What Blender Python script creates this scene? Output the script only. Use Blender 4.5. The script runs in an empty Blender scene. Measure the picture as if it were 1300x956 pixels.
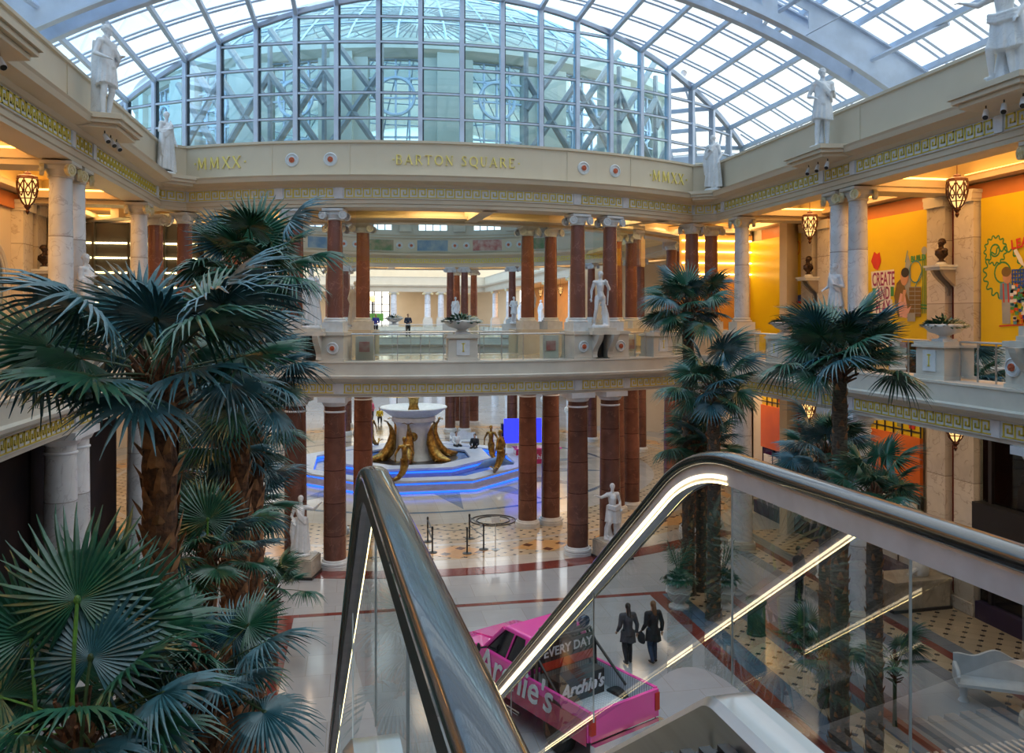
import bpy, bmesh, math, random
from math import sin, cos, pi, radians as R, sqrt, atan2
from mathutils import Vector, Matrix
random.seed(7)
SC = bpy.context.scene
COL = SC.collection
# ---------------------------------------------------------------- camera
EYE = 8.62; FPX = 1050.0; TH = math.atan(198/1050.0); HOR = 402.0
cam_d = bpy.data.cameras.new('camera'); cam = bpy.data.objects.new('camera', cam_d); COL.objects.link(cam)
cam_d.sensor_width = 36; cam_d.lens = FPX*36/1300; cam_d.shift_y = -(478-HOR)/1300
cam_d.clip_start = 0.05; cam_d.clip_end = 600
cam.location = (0, 0, EYE); cam.rotation_euler = (pi/2, 0, -TH)
SC.camera = cam
def at_z(px, py, z):
    "world point seen at a photo pixel, on the level plane z"
    zc = (EYE-z)*FPX/(py-HOR); xr = (px-650)/FPX*zc
    return Vector((zc*sin(TH)+xr*cos(TH), zc*cos(TH)-xr*sin(TH), z))
def at_d(px, py, zc):
    xr = (px-650)/FPX*zc
    return Vector((zc*sin(TH)+xr*cos(TH), zc*cos(TH)-xr*sin(TH), EYE-(py-HOR)*zc/FPX))
# ---------------------------------------------------------------- materials
MATS = {}
def mat(name, col, rough=.5, metal=0, col2=None, scale=4, var=None, emit=None, es=0, bump=0, detail=4, spec=.5, coat=0, mapping=(1,1,1)):
    m = bpy.data.materials.new(name); m.use_nodes = True
    nt = m.node_tree; N = nt.nodes; L = nt.links; b = N['Principled BSDF']
    b.inputs['Roughness'].default_value = rough; b.inputs['Metallic'].default_value = metal
    b.inputs['Specular IOR Level'].default_value = spec; b.inputs['Coat Weight'].default_value = coat
    if col2 is None: col2 = tuple(c*.86 for c in col)
    tc = N.new('ShaderNodeTexCoord'); mp = N.new('ShaderNodeMapping'); mp.inputs['Scale'].default_value = mapping
    L.new(tc.outputs['Object'], mp.inputs['Vector'])
    no = N.new('ShaderNodeTexNoise'); no.inputs['Scale'].default_value = scale; no.inputs['Detail'].default_value = detail
    L.new(mp.outputs[0], no.inputs['Vector'])
    rp = N.new('ShaderNodeValToRGB'); rp.color_ramp.elements[0].position = .35; rp.color_ramp.elements[1].position = .65
    rp.color_ramp.elements[0].color = (*col2, 1); rp.color_ramp.elements[1].color = (*col, 1)
    L.new(no.outputs['Fac'], rp.inputs['Fac']); L.new(rp.outputs['Color'], b.inputs['Base Color'])
    if bump:
        bp = N.new('ShaderNodeBump'); bp.inputs['Strength'].default_value = bump; bp.inputs['Distance'].default_value = .02
        L.new(no.outputs['Fac'], bp.inputs['Height']); L.new(bp.outputs[0], b.inputs['Normal'])
    if emit:
        b.inputs['Emission Color'].default_value = (*emit, 1); b.inputs['Emission Strength'].default_value = es
    MATS[name] = m; return m
def ramp_after(m, colour_pairs):
    pass
def marble(name, col, vein, rough=.25, joint=0, vscale=2.5, vwidth=.03, col2=None, jointcol=None, vjoint=False, bump=0):
    """marble with veins; joint = height of the drums (horizontal joints every so many metres, 0 for none)"""
    m = mat(name, col, rough, col2=col2, scale=vscale*1.3); nt = m.node_tree; N = nt.nodes; L = nt.links; b = N['Principled BSDF']
    base = b.inputs['Base Color'].links[0].from_socket
    tc = [n for n in N if n.type == 'TEX_COORD'][0]
    n2 = N.new('ShaderNodeTexNoise'); n2.inputs['Scale'].default_value = vscale; n2.inputs['Detail'].default_value = 6; n2.inputs['Distortion'].default_value = 1.2
    L.new(tc.outputs['Object'], n2.inputs['Vector'])
    a = N.new('ShaderNodeMath'); a.operation = 'SUBTRACT'; a.inputs[1].default_value = .5; L.new(n2.outputs['Fac'], a.inputs[0])
    ab = N.new('ShaderNodeMath'); ab.operation = 'ABSOLUTE'; L.new(a.outputs[0], ab.inputs[0])
    mr = N.new('ShaderNodeMapRange'); mr.inputs['From Min'].default_value = 0; mr.inputs['From Max'].default_value = vwidth
    mr.inputs['To Min'].default_value = .75; mr.inputs['To Max'].default_value = 0; L.new(ab.outputs[0], mr.inputs['Value'])
    mx = N.new('ShaderNodeMix'); mx.data_type = 'RGBA'; L.new(mr.outputs[0], mx.inputs['Factor']); L.new(base, mx.inputs['A']); mx.inputs['B'].default_value = (*vein, 1)
    out = mx.outputs['Result']
    if joint:
        sp = N.new('ShaderNodeSeparateXYZ'); L.new(tc.outputs['Object'], sp.inputs[0])
        mo = N.new('ShaderNodeMath'); mo.operation = 'MODULO'; mo.inputs[1].default_value = joint; L.new(sp.outputs['Z'], mo.inputs[0])
        lt = N.new('ShaderNodeMath'); lt.operation = 'LESS_THAN'; lt.inputs[1].default_value = .025; L.new(mo.outputs[0], lt.inputs[0])
        f = lt.outputs[0]
        # each drum a slightly different tone
        dv = N.new('ShaderNodeMath'); dv.operation = 'DIVIDE'; dv.inputs[1].default_value = joint; L.new(sp.outputs['Z'], dv.inputs[0])
        fl = N.new('ShaderNodeMath'); fl.operation = 'FLOOR'; L.new(dv.outputs[0], fl.inputs[0])
        oi = N.new('ShaderNodeObjectInfo'); ad = N.new('ShaderNodeMath'); ad.operation = 'ADD'; L.new(fl.outputs[0], ad.inputs[0]); L.new(oi.outputs['Random'], ad.inputs[1])
        wn = N.new('ShaderNodeTexWhiteNoise'); wn.noise_dimensions = '1D'; L.new(ad.outputs[0], wn.inputs['W'])
        m2 = N.new('ShaderNodeMapRange'); m2.inputs['To Min'].default_value = .78; m2.inputs['To Max'].default_value = 1.1; L.new(wn.outputs['Value'], m2.inputs['Value'])
        hs = N.new('ShaderNodeHueSaturation'); L.new(m2.outputs[0], hs.inputs['Value']); L.new(out, hs.inputs['Color'])
        mj = N.new('ShaderNodeMix'); mj.data_type = 'RGBA'; L.new(f, mj.inputs['Factor']); L.new(hs.outputs[0], mj.inputs['A'])
        mj.inputs['B'].default_value = (*(jointcol or tuple(c*.35 for c in col)), 1); out = mj.outputs['Result']
    L.new(out, b.inputs['Base Color'])
    return m
def tiles(name, cols, size, mortar, rough=.15, mcol=(.25,.25,.25), offset=0, rot=0, sq=1, vary=.12):
    m = mat(name, cols[0], rough, scale=1.5); nt = m.node_tree; N = nt.nodes; L = nt.links; b = N['Principled BSDF']
    tc = [n for n in N if n.type == 'TEX_COORD'][0]
    mp = N.new('ShaderNodeMapping'); mp.inputs['Rotation'].default_value = (0, 0, rot); L.new(tc.outputs['Object'], mp.inputs[0])
    br = N.new('ShaderNodeTexBrick'); br.offset = offset; br.inputs['Scale'].default_value = 1
    br.inputs['Brick Width'].default_value = size[0]; br.inputs['Row Height'].default_value = size[1]
    br.inputs['Mortar Size'].default_value = mortar; br.inputs['Color1'].default_value = (*cols[0], 1); br.inputs['Color2'].default_value = (*cols[1], 1)
    br.inputs['Mortar'].default_value = (*mcol, 1); L.new(mp.outputs[0], br.inputs['Vector'])
    no = [n for n in N if n.type == 'TEX_NOISE'][0]; no.inputs['Detail'].default_value = 8
    mr = N.new('ShaderNodeMapRange'); mr.inputs['To Min'].default_value = 1-vary; mr.inputs['To Max'].default_value = 1+vary; L.new(no.outputs['Fac'], mr.inputs['Value'])
    hs = N.new('ShaderNodeHueSaturation'); L.new(mr.outputs[0], hs.inputs['Value']); L.new(br.outputs['Color'], hs.inputs['Color'])
    L.new(hs.outputs[0], b.inputs['Base Color'])
    return m
def mosaic(name, base, dot, step=.42, dsize=.06, rough=.15):
    "cream tiles with small dark diamonds at the tile corners"
    m = tiles(name, (base, tuple(c*.82 for c in base)), (step, step), .006, rough, mcol=tuple(c*.5 for c in base), rot=pi/4)
    nt = m.node_tree; N = nt.nodes; L = nt.links; b = N['Principled BSDF']; prev = b.inputs['Base Color'].links[0].from_socket
    tc = [n for n in N if n.type == 'TEX_COORD'][0]
    mp = N.new('ShaderNodeMapping'); mp.inputs['Rotation'].default_value = (0, 0, pi/4); L.new(tc.outputs['Object'], mp.inputs[0])
    sp = N.new('ShaderNodeSeparateXYZ'); L.new(mp.outputs[0], sp.inputs[0])
    outs = []
    for ax in 'XY':
        pp = N.new('ShaderNodeMath'); pp.operation = 'PINGPONG'; pp.inputs[1].default_value = step/2; L.new(sp.outputs[ax], pp.inputs[0]); 
        l = N.new('ShaderNodeMath'); l.operation = 'LESS_THAN'; l.inputs[1].default_value = dsize; L.new(pp.outputs[0], l.inputs[0]); outs.append(l.outputs[0])
    mu = N.new('ShaderNodeMath'); mu.operation = 'MULTIPLY'; L.new(outs[0], mu.inputs[0]); L.new(outs[1], mu.inputs[1])
    mx = N.new('ShaderNodeMix'); mx.data_type = 'RGBA'; L.new(mu.outputs[0], mx.inputs['Factor']); L.new(prev, mx.inputs['A']); mx.inputs['B'].default_value = (*dot, 1)
    L.new(mx.outputs['Result'], b.inputs['Base Color']); return m
def glass(name, tint=(.9,.97,1), refl=1.0, rough=.02, ior=1.5):
    m = bpy.data.materials.new(name); m.use_nodes = True; nt = m.node_tree; N = nt.nodes; L = nt.links; N.clear()
    o = N.new('ShaderNodeOutputMaterial'); mx = N.new('ShaderNodeMixShader'); t = N.new('ShaderNodeBsdfTransparent'); g = N.new('ShaderNodeBsdfGlossy')
    t.inputs[0].default_value = (*tint, 1); g.inputs[0].default_value = (1, 1, 1, 1); g.inputs['Roughness'].default_value = rough
    fr = N.new('ShaderNodeFresnel'); fr.inputs[0].default_value = ior
    mu = N.new('ShaderNodeMath'); mu.operation = 'MULTIPLY'; mu.inputs[1].default_value = refl; mu.use_clamp = True
    no = N.new('ShaderNodeTexNoise'); no.inputs['Scale'].default_value = .7; bp = N.new('ShaderNodeBump'); bp.inputs['Strength'].default_value = .015
    L.new(no.outputs['Fac'], bp.inputs['Height']); L.new(bp.outputs[0], g.inputs['Normal'])
    L.new(fr.outputs[0], mu.inputs[0]); L.new(mu.outputs[0], mx.inputs[0]); L.new(t.outputs[0], mx.inputs[1]); L.new(g.outputs[0], mx.inputs[2]); L.new(mx.outputs[0], o.inputs[0])
    MATS[name] = m; return m
def lamp_mat(name, col, s):
    return mat(name, col, .5, emit=col, es=s)
# ---------------------------------------------------------------- mesh builder
class MB:
    def __init__(s): s.v = []; s.f = []; s.m = []; s.mi = 0; s.X = Matrix.Identity(4)
    def add(s, vs, fs):
        n = len(s.v); s.v += [tuple(s.X @ Vector(p)) for p in vs]; s.f += [tuple(i+n for i in f) for f in fs]; s.m += [s.mi]*len(fs); return s
    def box(s, x0, x1, y0, y1, z0, z1):
        return s.add([(x0,y0,z0),(x1,y0,z0),(x1,y1,z0),(x0,y1,z0),(x0,y0,z1),(x1,y0,z1),(x1,y1,z1),(x0,y1,z1)],
              [(0,3,2,1),(4,5,6,7),(0,1,5,4),(1,2,6,5),(2,3,7,6),(3,0,4,7)])
    def obox(s, c, t, w, d, z0, z1):
        "box centred on c (xy), long side w along unit tangent t, depth d"
        n = (-t[1], t[0]); P = []
        for z in (z0, z1):
            for a, b in ((-1,-1),(1,-1),(1,1),(-1,1)):
                P.append((c[0]+t[0]*a*w/2+n[0]*b*d/2, c[1]+t[1]*a*w/2+n[1]*b*d/2, z))
        return s.add(P, [(0,3,2,1),(4,5,6,7),(0,1,5,4),(1,2,6,5),(2,3,7,6),(3,0,4,7)])
    def lathe(s, prof, c=(0,0), seg=20, sq=0, a0=0, a1=2*pi, squash=(1,1)):
        full = abs(a1-a0-2*pi) < 1e-6; k = seg if full else seg+1; V = []
        for r, z in prof:
            for i in range(k):
                a = a0+(a1-a0)*i/seg; V.append((c[0]+r*cos(a)*squash[0], c[1]+r*sin(a)*squash[1], z))
        F = []
        for j in range(len(prof)-1):
            for i in range(seg):
                i2 = (i+1) % k; F.append((j*k+i, j*k+i2, (j+1)*k+i2, (j+1)*k+i))
        if full:
            if prof[0][0] > 1e-4: F.append(tuple(range(k-1, -1, -1)))
            if prof[-1][0] > 1e-4: F.append(tuple((len(prof)-1)*k+i for i in range(k)))
        return s.add(V, F)
    def tube(s, pts, r, seg=8, cap=True, flat=1.0):
        pts = [Vector(p) for p in pts]; rs = r if isinstance(r, (list, tuple)) else [r]*len(pts); V = []; k = len(pts); up = None
        for i, p in enumerate(pts):
            d = (pts[min(i+1, k-1)]-pts[max(i-1, 0)])
            d = d.normalized() if d.length > 1e-9 else Vector((0,0,1))
            if up is None: up = Vector((0,0,1)) if abs(d.z) < .9 else Vector((1,0,0))
            a = d.cross(up); a = a.normalized() if a.length > 1e-6 else d.orthogonal().normalized()
            b = a.cross(d).normalized(); up = b
            for j in range(seg):
                t = 2*pi*j/seg; V.append(p+a*cos(t)*rs[i]+b*sin(t)*rs[i]*flat)
        F = [(i*seg+j, i*seg+(j+1) % seg, (i+1)*seg+(j+1) % seg, (i+1)*seg+j) for i in range(k-1) for j in range(seg)]
        if cap: F += [tuple(range(seg-1, -1, -1)), tuple((k-1)*seg+j for j in range(seg))]
        return s.add(V, F)
    def ell(s, c, r, seg=12, rings=8, M=None):
        V = []; F = []
        for j in range(rings+1):
            t = pi*j/rings
            for i in range(seg):
                a = 2*pi*i/seg; p = Vector((r[0]*sin(t)*cos(a), r[1]*sin(t)*sin(a), r[2]*cos(t)))
                if M: p = M @ p
                V.append(p+Vector(c))
        for j in range(rings):
            for i in range(seg):
                i2 = (i+1) % seg; F.append((j*seg+i, (j+1)*seg+i, (j+1)*seg+i2, j*seg+i2))
        return s.add(V, F)
    def prism(s, poly, z0, z1):
        n = len(poly); V = [(x, y, z0) for x, y in poly]+[(x, y, z1) for x, y in poly]
        return s.add(V, [tuple(range(n-1, -1, -1)), tuple(range(n, 2*n))]+[(i, (i+1) % n, n+(i+1) % n, n+i) for i in range(n)])
    def sweep(s, path, prof, closed=False, caps=True):
        "profile of (offset to the right of travel, z) swept along an xy path with mitred corners"
        n = len(path); V = []
        for i in range(n):
            p = Vector(path[i]).to_2d()
            a = Vector(path[i-1]).to_2d() if (i > 0 or closed) else None
            b = Vector(path[(i+1) % n]).to_2d() if (i < n-1 or closed) else None
            d1 = (p-a).normalized() if a is not None else (b-p).normalized(); d2 = (b-p).normalized() if b is not None else d1
            n1 = Vector((d1.y, -d1.x)); n2 = Vector((d2.y, -d2.x)); m = (n1+n2).normalized(); k = 1/max(.3, m.dot(n1))
            for o, z in prof: V.append((p.x+m.x*o*k, p.y+m.y*o*k, z))
        q = len(prof); F = []
        for i in range(n if closed else n-1):
            i2 = (i+1) % n
            for j in range(q):
                j2 = (j+1) % q; F.append((i*q+j, i*q+j2, i2*q+j2, i2*q+j))
        if not closed and caps: F += [tuple(range(q-1, -1, -1)), tuple((n-1)*q+j for j in range(q))]
        return s.add(V, F)
    def build(s, name, m, parent=None, kind=None, smooth=False, label=None, cat=None, group=None, loc=None, angle=40):
        me = bpy.data.meshes.new(name); me.from_pydata(s.v, [], s.f)
        ms = m if isinstance(m, (list, tuple)) else [m]
        for x in ms: me.materials.append(MATS[x] if isinstance(x, str) else x)
        if len(ms) > 1: me.polygons.foreach_set('material_index', s.m)
        me.update()
        bm = bmesh.new(); bm.from_mesh(me); bmesh.ops.recalc_face_normals(bm, faces=bm.faces)
        if smooth:
            lim = R(angle)
            for f in bm.faces: f.smooth = True
            for e in bm.edges:
                e.smooth = not (len(e.link_faces) == 2 and e.calc_face_angle(0) > lim)
        bm.to_mesh(me); bm.free()
        return link(bpy.data.objects.new(name, me), parent, kind, label, cat, group, loc)
def link(o, parent=None, kind=None, label=None, cat=None, group=None, loc=None):
    COL.objects.link(o)
    if parent: o.parent = parent
    if kind: o['kind'] = kind
    if label: o['label'] = label
    if cat: o['category'] = cat
    if group: o['group'] = group
    if loc is not None: o.location = loc
    return o
def thing(name, label, cat, loc=(0,0,0), rz=0, group=None):
    o = bpy.data.objects.new(name, None); o.empty_display_size = .1
    link(o, None, None, label, cat, group, loc); o.rotation_euler = (0, 0, rz); return o
def dup(root, loc=None, rz=None, label=None, group=None, scale=None):
    "a copy of a thing with its parts and their sub-parts"
    def cp(o, par):
        c = o.copy(); COL.objects.link(c)
        if par: c.parent = par
        for ch in KIDS.get(o.name) or list(o.children): cp(ch, c)
        return c
    KIDS = {}
    r = cp(root, None)
    if loc is not None: r.location = loc
    if rz is not None: r.rotation_euler = (0, 0, rz)
    if label: r['label'] = label
    if group: r['group'] = group
    if scale: r.scale = (scale,)*3 if not isinstance(scale, (tuple, list)) else scale
    return r
def struct(mb, name, m, parent=None, **k):
    return mb.build(name, m, parent, kind='structure', **k)
def text_mesh(txt, size, depth=.004, spacing=1.0, bold=0, shear=0):
    cu = bpy.data.curves.new('lettering', 'FONT'); cu.body = txt; cu.size = size; cu.extrude = depth; cu.align_x = 'CENTER'; cu.align_y = 'CENTER'
    cu.space_character = spacing; cu.offset = bold; cu.shear = shear; cu.resolution_u = 3
    o = bpy.data.objects.new('lettering', cu); COL.objects.link(o)
    dg = bpy.context.evaluated_depsgraph_get(); me = bpy.data.meshes.new_from_object(o.evaluated_get(dg)); bpy.data.objects.remove(o); return me
def lettering(txt, size, m, parent, loc, rot, depth=.004, bold=0, name='lettering', **k):
    me = text_mesh(txt, size, depth, bold=bold, **k); me.materials.clear(); me.materials.append(MATS[m])
    o = bpy.data.objects.new(name, me); link(o, parent); o.location = loc; o.rotation_euler = rot; return o
# ---------------------------------------------------------------- the materials of the place
mat('cream', (.66,.57,.44), .55, scale=.8, col2=(.63,.54,.41))
mat('cream_pale', (.66,.62,.55), .5, scale=1.2)
mat('white_plaster', (.80,.80,.78), .5, scale=3)
mat('frieze_white', (.80,.83,.90), .5, scale=3)
mat('gold', (.92,.78,.26), .4, scale=9, col2=(.85,.68,.18))
mat('gold_paint', (.80,.66,.10), .45, scale=8, col2=(.72,.56,.06))
mat('capital_gold', (.78,.70,.50), .4, scale=10, col2=(.62,.48,.20))
marble('marble_white', (.80,.81,.85), (.50,.49,.53), .22, joint=2.1, vscale=1.6, vwidth=.018, jointcol=(.35,.33,.33))
marble('marble_pilaster', (.72,.66,.58), (.42,.34,.27), .25, joint=1.9, vscale=1.3, vwidth=.02, jointcol=(.35,.3,.25))
marble('marble_red', (.20,.085,.062), (.26,.12,.09), .2, joint=1.12, vscale=1.3, vwidth=.012, col2=(.125,.055,.042), jointcol=(.05,.02,.015))
marble('marble_red_upper', (.22,.090,.075), (.34,.16,.13), .2, joint=0, vscale=1.3, vwidth=.012, col2=(.18,.075,.06))
marble('marble_statue', (.80,.82,.86), (.62,.63,.66), .4, vscale=3, vwidth=.015)
marble('plinth_stone', (.50,.44,.36), (.30,.26,.22), .3, vscale=2.5, vwidth=.05, col2=(.38,.34,.28))
tiles('floor_pale', ((.39,.405,.43),(.34,.355,.38)), (1.2,1.2), .008, .10, (.30,.29,.28), offset=.5)
tiles('floor_grey', ((.22,.24,.27),(.17,.20,.24)), (.6,.6), .006, .14, (.12,.12,.13))
tiles('floor_blue', ((.11,.17,.24),(.08,.13,.19)), (.6,.6), .006, .14, (.05,.06,.08))
tiles('floor_maroon', ((.20,.045,.035),(.15,.035,.03)), (.8,.8), .005, .12, (.08,.03,.03))
mosaic('floor_mosaic', (.52,.41,.28), (.04,.03,.03))
mosaic('floor_orange', (.66,.38,.16), (.12,.05,.03), step=.9, dsize=.16)
tiles('floor_ring', ((.50,.46,.41),(.43,.40,.36)), (.9,.9), .006, .12, (.35,.3,.25))
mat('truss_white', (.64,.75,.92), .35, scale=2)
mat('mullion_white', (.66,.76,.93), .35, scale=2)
mat('window_gasket', (.05,.07,.09), .5)
mat('drum_panel', (.66,.64,.56), .5, scale=.8)
glass('roof_glass', (.93,.98,1.0), .5)
glass('gable_glass', (.55,.85,.97), 1.2, .03)
glass('dome_glass', (.86,.96,.97), .8, .05)
glass('rail_glass', (.86,.94,.92), 1.0)
glass('baffle_glass', (.88,.94,.91), .8)
glass('escalator_glass', (.84,.90,.90), .32, .0)
mat('ochre', (.72,.36,.10), .5, scale=1)
mat('ceiling_amber', (.86,.62,.28), .6, scale=1)
mat('soffit', (.62,.50,.34), .55, scale=1)
lamp_mat('cove_lamp', (1,.52,.10), 5.0)
lamp_mat('strip_lamp', (1,.80,.36), 6.0)
lamp_mat('escalator_led', (1,.84,.56), 2.4)
mat('yellow_board', (.76,.55,.012), .3, scale=.5, col2=(.70,.49,.01))
mat('orange_fascia', (.75,.16,.015), .4, scale=1)
mat('rust_frieze', (.55,.18,.05), .4, scale=1)
mat('dark_red', (.20,.02,.012), .35, scale=2)
mat('black_hoarding', (.006,.005,.007), .6, spec=.15, scale=1, col2=(.02,.012,.012))
mat('shop_dark', (.03,.028,.03), .3, scale=2)
mat('black', (.015,.015,.016), .4)
mat('rubber', (.012,.014,.017), .24, spec=.8, coat=.7)
mat('brushed_steel', (.62,.63,.64), .32, metal=.9, scale=14, mapping=(1,.05,1))
mat('band_grey', (.66,.64,.70), .4, metal=.2, scale=10)
mat('dark_steel', (.07,.07,.075), .35, metal=.8, scale=10)
mat('bronze', (.06,.035,.025), .35, metal=.6, scale=10)
mat('lantern_iron', (.10,.035,.02), .4, metal=.6, scale=14)
lamp_mat('lantern_glow', (1,.62,.22), 1.0)
mat('leaf_green', (.020,.115,.065), .33, scale=6, col2=(.010,.065,.045), spec=.7)
mat('leaf_sky_sheen', (.04,.14,.18), .36, scale=6, col2=(.02,.085,.11), spec=.7)  # blue sheen of the sky on green leaves, put into the base colour
mat('leaf_bright', (.07,.24,.05), .4, scale=6, col2=(.04,.15,.04))
mat('petiole', (.10,.26,.04), .45, scale=8, col2=(.05,.13,.04))
mat('petiole_dark', (.04,.075,.03), .45, scale=8)
mat('palm_fibre', (.15,.07,.035), .9, scale=14, col2=(.045,.022,.014), bump=.8)
mat('palm_boot', (.40,.20,.09), .8, scale=5, col2=(.12,.055,.03), bump=.5)
mat('trunk_grey', (.11,.095,.075), .9, scale=12, col2=(.04,.035,.03), bump=.8, mapping=(1,1,3))
mat('soil', (.05,.035,.02), .95, scale=20)
mat('urn_white', (.70,.73,.76), .4, scale=5)
mat('fountain_bronze', (.42,.26,.07), .28, metal=.85, scale=7, col2=(.16,.08,.02))
mat('fountain_dark', (.10,.055,.02), .3, metal=.6, scale=7)
mat('fountain_rim', (.55,.60,.74), .3, scale=3)
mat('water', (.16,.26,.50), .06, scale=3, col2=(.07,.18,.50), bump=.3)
lamp_mat('blue_light', (.02,.15,1), 1.2)
mat('basalt', (.02,.02,.025), .3)
mat('screen_blue', (.02,.03,.6), .4, emit=(.03,.04,1), es=1.1)
mat('pink_paint', (.86,.07,.42), .18, scale=.5, coat=1, col2=(.82,.06,.40))
mat('crimson_paint', (.55,.012,.09), .2, scale=.5, coat=1)
mat('car_glass', (.012,.014,.018), .05, spec=.9)
mat('chrome', (.8,.8,.82), .12, metal=1)
mat('tyre', (.018,.018,.018), .8)
tiles('tread_plate', ((.40,.44,.48),(.30,.34,.38)), (.10,.05), .012, .3, (.62,.66,.70), offset=.5, rot=pi/4)
mat('lamp_blue', (.02,.025,.08), .12, coat=1)
mat('script_white', (.80,.84,.90), .4)
mat('coat_black', (.018,.018,.022), .8, scale=9)
mat('coat_grey', (.07,.065,.075), .8, scale=9)
mat('jeans', (.03,.05,.10), .8, scale=12)
mat('skin', (.52,.30,.20), .5)
mat('hair_dark', (.03,.018,.012), .6, scale=16, mapping=(1,1,.2))
mat('hair_brown', (.16,.075,.03), .6, scale=16, mapping=(1,1,.2))
mat('shirt_white', (.75,.78,.82), .7)
mat('shirt_pink', (.5,.08,.18), .7)
mat('shirt_blue', (.04,.06,.4), .7)
mat('yellow_cloth', (.8,.6,.03), .6)
mat('grey_sofa', (.22,.24,.25), .7, scale=9)
mat('sign_green', (.10,.28,.03), .5)
mat('panel_teal', (.10,.22,.25), .4, scale=2, col2=(.18,.13,.06))
mat('panel_blue', (.12,.24,.40), .4, scale=1.3, col2=(.35,.42,.45))
mat('panel_rose', (.45,.13,.12), .4, scale=3, col2=(.6,.4,.35))
mat('panel_green', (.10,.20,.08), .4, scale=2, col2=(.4,.3,.2))
mat('rosette_red', (.62,.14,.06), .4, scale=20)
mat('print_white', (.8,.78,.74), .5)
mat('print_plum', (.30,.03,.14), .5)
mat('print_green', (.05,.28,.08), .5)
mat('print_red', (.60,.04,.02), .5)
mat('print_blue', (.02,.08,.38), .5)
mat('print_teal', (.10,.30,.34), .5)
mat('print_black', (.03,.03,.03), .5)
mat('print_brick', (.20,.12,.03), .5, scale=12)
mat('print_skin', (.62,.32,.18), .5)
mat('print_grey', (.35,.37,.36), .5)
mat('print_pink', (.75,.42,.35), .5)
mat('print_purple', (.035,.018,.06), .5)
mat('print_denim', (.16,.30,.42), .5)
mat('brace_grey', (.50,.44,.44), .5)
# ---------------------------------------------------------------- plan of the place
CX, CY, RO, RI = 3.6, 47.5, 18.9, 14.6
XL, XR = -6.95, 14.15
BL, BR = -10.6, 17.8            # back walls of the side galleries
def ring(a, r): a = R(a); return (CX+r*sin(a), CY-r*cos(a))
def rtan(a): a = R(a); return (cos(a), sin(a))
ARC_A = math.degrees(math.asin(9.5/RO))
arc = [ring(-ARC_A+2*ARC_A*i/28, RO) for i in range(29)]
YW = 30.4
PATH = [(XL, -5), (XL, YW)]+arc+[(XR, YW), (XR, -5)]
def plen(path):
    L = [0]
    for a, b in zip(path, path[1:]): L.append(L[-1]+sqrt((b[0]-a[0])**2+(b[1]-a[1])**2))
    return L
# ---- floors
def flat(mb, x0, x1, y0, y1, z0, z1): return mb.box(x0, x1, y0, y1, z0, z1)
struct(MB().box(-40, 60, -8, 140, -.3, 0), 'floor', 'floor_pale')
n_trim = [0]
def trim(mb, m, **k):
    n_trim[0] += 1; return struct(mb, 'trim_%d' % n_trim[0], m, **k)
def annulus(r0, r1, a0, a1, z0, z1, seg=60):
    full = abs(a1-a0) >= 359.9
    pts = [ring(a0+(a1-a0)*i/seg, r0) for i in range(seg if full else seg+1)]
    return MB().sweep(pts, [(0, z0), (r1-r0, z0), (r1-r0, z1), (0, z1)], closed=full)
# rotunda floor
trim(annulus(7.2, 19.4, 0, 360, -.01, .004, 96), 'floor_ring')
trim(annulus(13.2, 16.2, 0, 360, 0, .007, 96), 'floor_mosaic')
trim(annulus(16.5, 18.3, 0, 360, 0, .008, 96), 'floor_mosaic')
trim(annulus(19.35, 20.15, -34, 34, 0, .010, 60), 'floor_maroon')
trim(annulus(11.0, 11.25, 0, 360, 0, .009, 96), 'floor_blue')
m = MB()
for i in range(32):                                     # orange diamonds between the two rings of columns
    a = i*11.25; c = ring(a, 17.4); t = rtan(a); n = (t[1], -t[0]); w, d = 1.35, .8
    m.prism([(c[0]+t[0]*w, c[1]+t[1]*w), (c[0]-n[0]*d, c[1]-n[1]*d), (c[0]-t[0]*w, c[1]-t[1]*w), (c[0]+n[0]*d, c[1]+n[1]*d)], 0, .013)
trim(m, 'floor_orange')
m = MB()
for i in range(16):                                     # long grey star points round the fountain
    a = i*22.5+6; p = [ring(a-5, 7.3), ring(a, 10.8), ring(a+5, 7.3)]; m.prism(p, 0, .011)
trim(m, 'floor_grey')
# straight bands of the atrium floor, mirrored about its axis
def bands(spec, y0, y1):
    for d0, d1, mt, z in spec:
        for s in (-1, 1):
            xa, xb = sorted((CX+s*d0, CX+s*d1)); trim(MB().box(xa, xb, y0, y1, 0, z), mt)
bands([(5.35, 5.75, 'floor_maroon', .006), (5.75, 6.35, 'floor_blue', .005), (6.35, 7.25, 'floor_mosaic', .004), (7.25, 7.55, 'floor_blue', .005),
       (7.55, 7.85, 'floor_maroon', .006), (7.85, 8.3, 'floor_grey', .005)], -5, 24.4)
bands([(10.1, 10.55, 'floor_grey', .005), (10.55, 11.1, 'floor_mosaic', .0045), (11.1, 11.4, 'floor_maroon', .006), (11.4, 11.9, 'floor_grey', .005), (11.9, 14.3, 'floor_mosaic', .004)], -5, 31)
trim(MB().box(CX-8.3, CX+8.3, 24.4, 24.62, 0, .006), 'floor_maroon')
# upper floor slabs
slab = [(XL, -5), (XL, YW)]
for nm, x0, x1 in (('left', BL, XL+.0), ('right', XR, BR)):
    struct(MB().box(x0, x1, -5, 32.5, 6.6, 7.1), 'floor_upper_'+nm, 'floor_ring')
struct(annulus(RI-.45, RO+.3, 0, 360, 6.6, 7.1, 96), 'floor_upper_ring', 'floor_ring')
struct(MB().box(BL, BR, -6, 2.35, 6.6, 7.1), 'floor_landing', 'floor_grey')
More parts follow.
